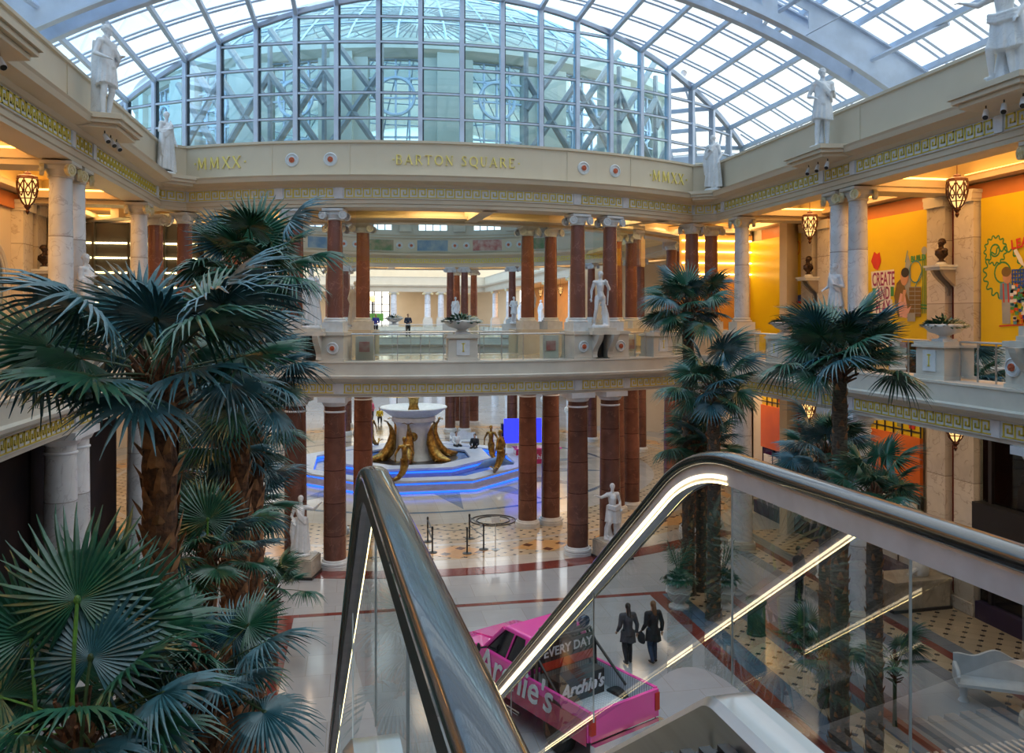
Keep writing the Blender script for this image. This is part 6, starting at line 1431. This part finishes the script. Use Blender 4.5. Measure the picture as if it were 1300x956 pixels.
for s in (-1, 1):
    MB().box(*sorted((s*.62, s*.86)), 2.5, 2.6, .72, .92).build('headlamp', 'print_white', tk); MB().box(*sorted((s*.80, s*.92)), -2.68, -2.60, .75, 1.1).build('tail_lamp', 'print_red', tk)
    MB().tube([(s*(W2+.12), -.5, .42), (s*(W2+.12), .9, .42)], .04, 8).build('side_step', 'chrome', tk)
    m = MB(); m.tube([(s*.9, 1.0, 1.33), (s*1.08, .98, 1.36)], .02, 6); m.ell((s*1.12, .98, 1.38), (.04, .06, .10)); m.build('wing_mirror', 'black', tk)
    for y in (-1.55, 1.65):
        w = MB(); w.X = Matrix.Translation((s*.80, y, .42)) @ Matrix.Rotation(pi/2, 4, 'Y'); w.lathe([(.22, -.13), (.38, -.13), (.42, -.09), (.42, .09), (.38, .13), (.22, .13)], seg=28); wl = w.build('wheel', 'tyre', tk, smooth=True); w2_ = MB(); w2_.X = w.X; w2_.lathe([(.23, -.10), (.23, .10)], seg=20)
        for k in range(5): a = k*2*pi/5; w2_.tube([(0, 0, s*.08), (.21*cos(a), .21*sin(a), s*.06)], [.05, .03], 6)
        w2_.build('rim', 'chrome', wl)
# roll bar, lamps and banner
m = MB()
for y in (-.62, -.78): m.tube([(-.82, y, .72), (-.80, y, 1.60), (-.66, y, 1.92), (.66, y, 1.92), (.80, y, 1.60), (.82, y, .72)], .035, 8)
for s in (-1, 1): m.tube([(s*.80, -.78, 1.62), (s*.84, -1.75, .95)], .03, 8)
rb_ = m.build('roll_bar', 'black', tk)
for k in range(4):
    x = -.56+.37*k; l = MB(); l.X = Matrix.Translation((x, -.70, 2.06)) @ Matrix.Rotation(pi/2, 4, 'X'); l.lathe([(.02, -.10), (.10, -.09), (.13, -.02), (.13, .04), (.12, .06), (.02, .07)], seg=18); l.build('roof_lamp', 'lamp_blue', tk, smooth=True)
bn = MB().box(-.74, .74, -.83, -.815, 1.28, 1.84).build('banner', 'black', tk); lettering('EVERY DAY', .26, 'script_white', bn, (0, -.835, 1.66), (pi/2, 0, 0), .004, .006); MB().box(-.7, .7, -.832, -.816, 1.30, 1.48).build('banner_stripe', 'print_red', bn)
bx = MB().box(-.62, .62, -1.30, -.92, .72, 1.22).build('tool_box', 'print_black', tk); lettering("Archie's", .36, 'script_white', bx, (0, -1.305, .98), (pi/2, 0, 0), .006, .012, shear=.3)
sd = bpy.data.objects.new('x', None)
def flank_text(txt, size, y, z, name):
    me = text_mesh(txt, size, .004, bold=.012, shear=.25); me.materials.clear(); me.materials.append(MATS['script_white']); o = bpy.data.objects.new(name, me); link(o, tk); o.matrix_basis = Matrix.Translation((-W2-.022, y, z)) @ Matrix.Rotation(-pi/2, 4, 'Z') @ Matrix.Rotation(pi/2, 4, 'X')
flank_text("Archie's", .84, -.10, 1.0, 'flank_lettering')
SKY = 1.8; EXPO = 0.45
# ---------------------------------------------------------------- light
W = bpy.data.worlds.new('world'); SC.world = W; W.use_nodes = True; nt = W.node_tree; N = nt.nodes; L = nt.links; bg = N['Background']
tc = N.new('ShaderNodeTexCoord'); mp = N.new('ShaderNodeMapping'); mp.inputs['Scale'].default_value = (1, 1, 2.2); L.new(tc.outputs['Generated'], mp.inputs[0])
no = N.new('ShaderNodeTexNoise'); no.inputs['Scale'].default_value = 2.2; no.inputs['Detail'].default_value = 6; L.new(mp.outputs[0], no.inputs['Vector'])
sx = N.new('ShaderNodeSeparateXYZ'); L.new(tc.outputs['Generated'], sx.inputs[0])
mr = N.new('ShaderNodeMapRange'); mr.inputs['From Min'].default_value = -.55; mr.inputs['From Max'].default_value = .5; mr.inputs['To Min'].default_value = -.22; mr.inputs['To Max'].default_value = .25
L.new(sx.outputs['X'], mr.inputs['Value']); ad = N.new('ShaderNodeMath'); L.new(no.outputs['Fac'], ad.inputs[0]); L.new(mr.outputs[0], ad.inputs[1])
rp = N.new('ShaderNodeValToRGB'); e = rp.color_ramp.elements; e[0].position = .30; e[0].color = (.38, .68, 1, 1); e[1].position = .55; e[1].color = (.93, .98, 1, 1)
L.new(ad.outputs[0], rp.inputs[0]); L.new(rp.outputs[0], bg.inputs['Color']); bg.inputs['Strength'].default_value = SKY
def area(loc, sx, sy, e, col, rot=(0,0,0), name='gallery_light'):
    d = bpy.data.lights.new(name, 'AREA'); d.shape = 'RECTANGLE'; d.size = sx; d.size_y = sy; d.energy = e; d.color = col
    o = bpy.data.objects.new(name, d); COL.objects.link(o); o.location = loc; o.rotation_euler = rot; return o
warm = (1, .56, .20)
for i in range(4):
    y = 4.45+7*i
    for x, s in ((-8.8, 1), (15.9, 1)):
        area((x, y, 13.05), 1.6, 5, 115, warm); area((x, y, 12.7), 2.2, 5.4, 60, (1, .5, .12), (pi, 0, 0)); area((x, y, 6.25), 1.4, 5, 55, (1, .70, .42))
for a in (0, 24, -24, 44, -44, 66, -66, 90, -90, 115, -115, 140, -140, 180):
    c = ring(a, 16.6); area((c[0], c[1], 12.75), 3, 3, 95, (1, .66, .34)); area((c[0], c[1], 6.2), 3, 3, 85, (1, .72, .48))
for a in (45, 70, -45, -70): c = ring(a, 19.8); area((c[0], c[1], 12.7), 2.5, 2.5, 110, warm); area((c[0], c[1], 6.2), 2.5, 2.5, 90, warm)
for y in (75, 88, 101, 114):
    for x in (-15.5, 22.8): area((x, y, 12.7), 4, 8, 300, warm)
area((3.5, 130, 12.8), 25, 6, 500, (1, .8, .55))
SC.view_settings.view_transform = 'Standard'; SC.view_settings.look = 'None'; SC.view_settings.gamma = 1; SC.view_settings.use_curve_mapping = False
SC.view_settings.exposure = EXPO
cy = SC.cycles; cy.use_denoising = True; cy.max_bounces = 7; cy.diffuse_bounces = 3; cy.glossy_bounces = 3; cy.transmission_bounces = 4; cy.transparent_max_bounces = 24
cy.caustics_reflective = False; cy.caustics_refractive = False; cy.sample_clamp_indirect = 4; cy.use_fast_gi = False
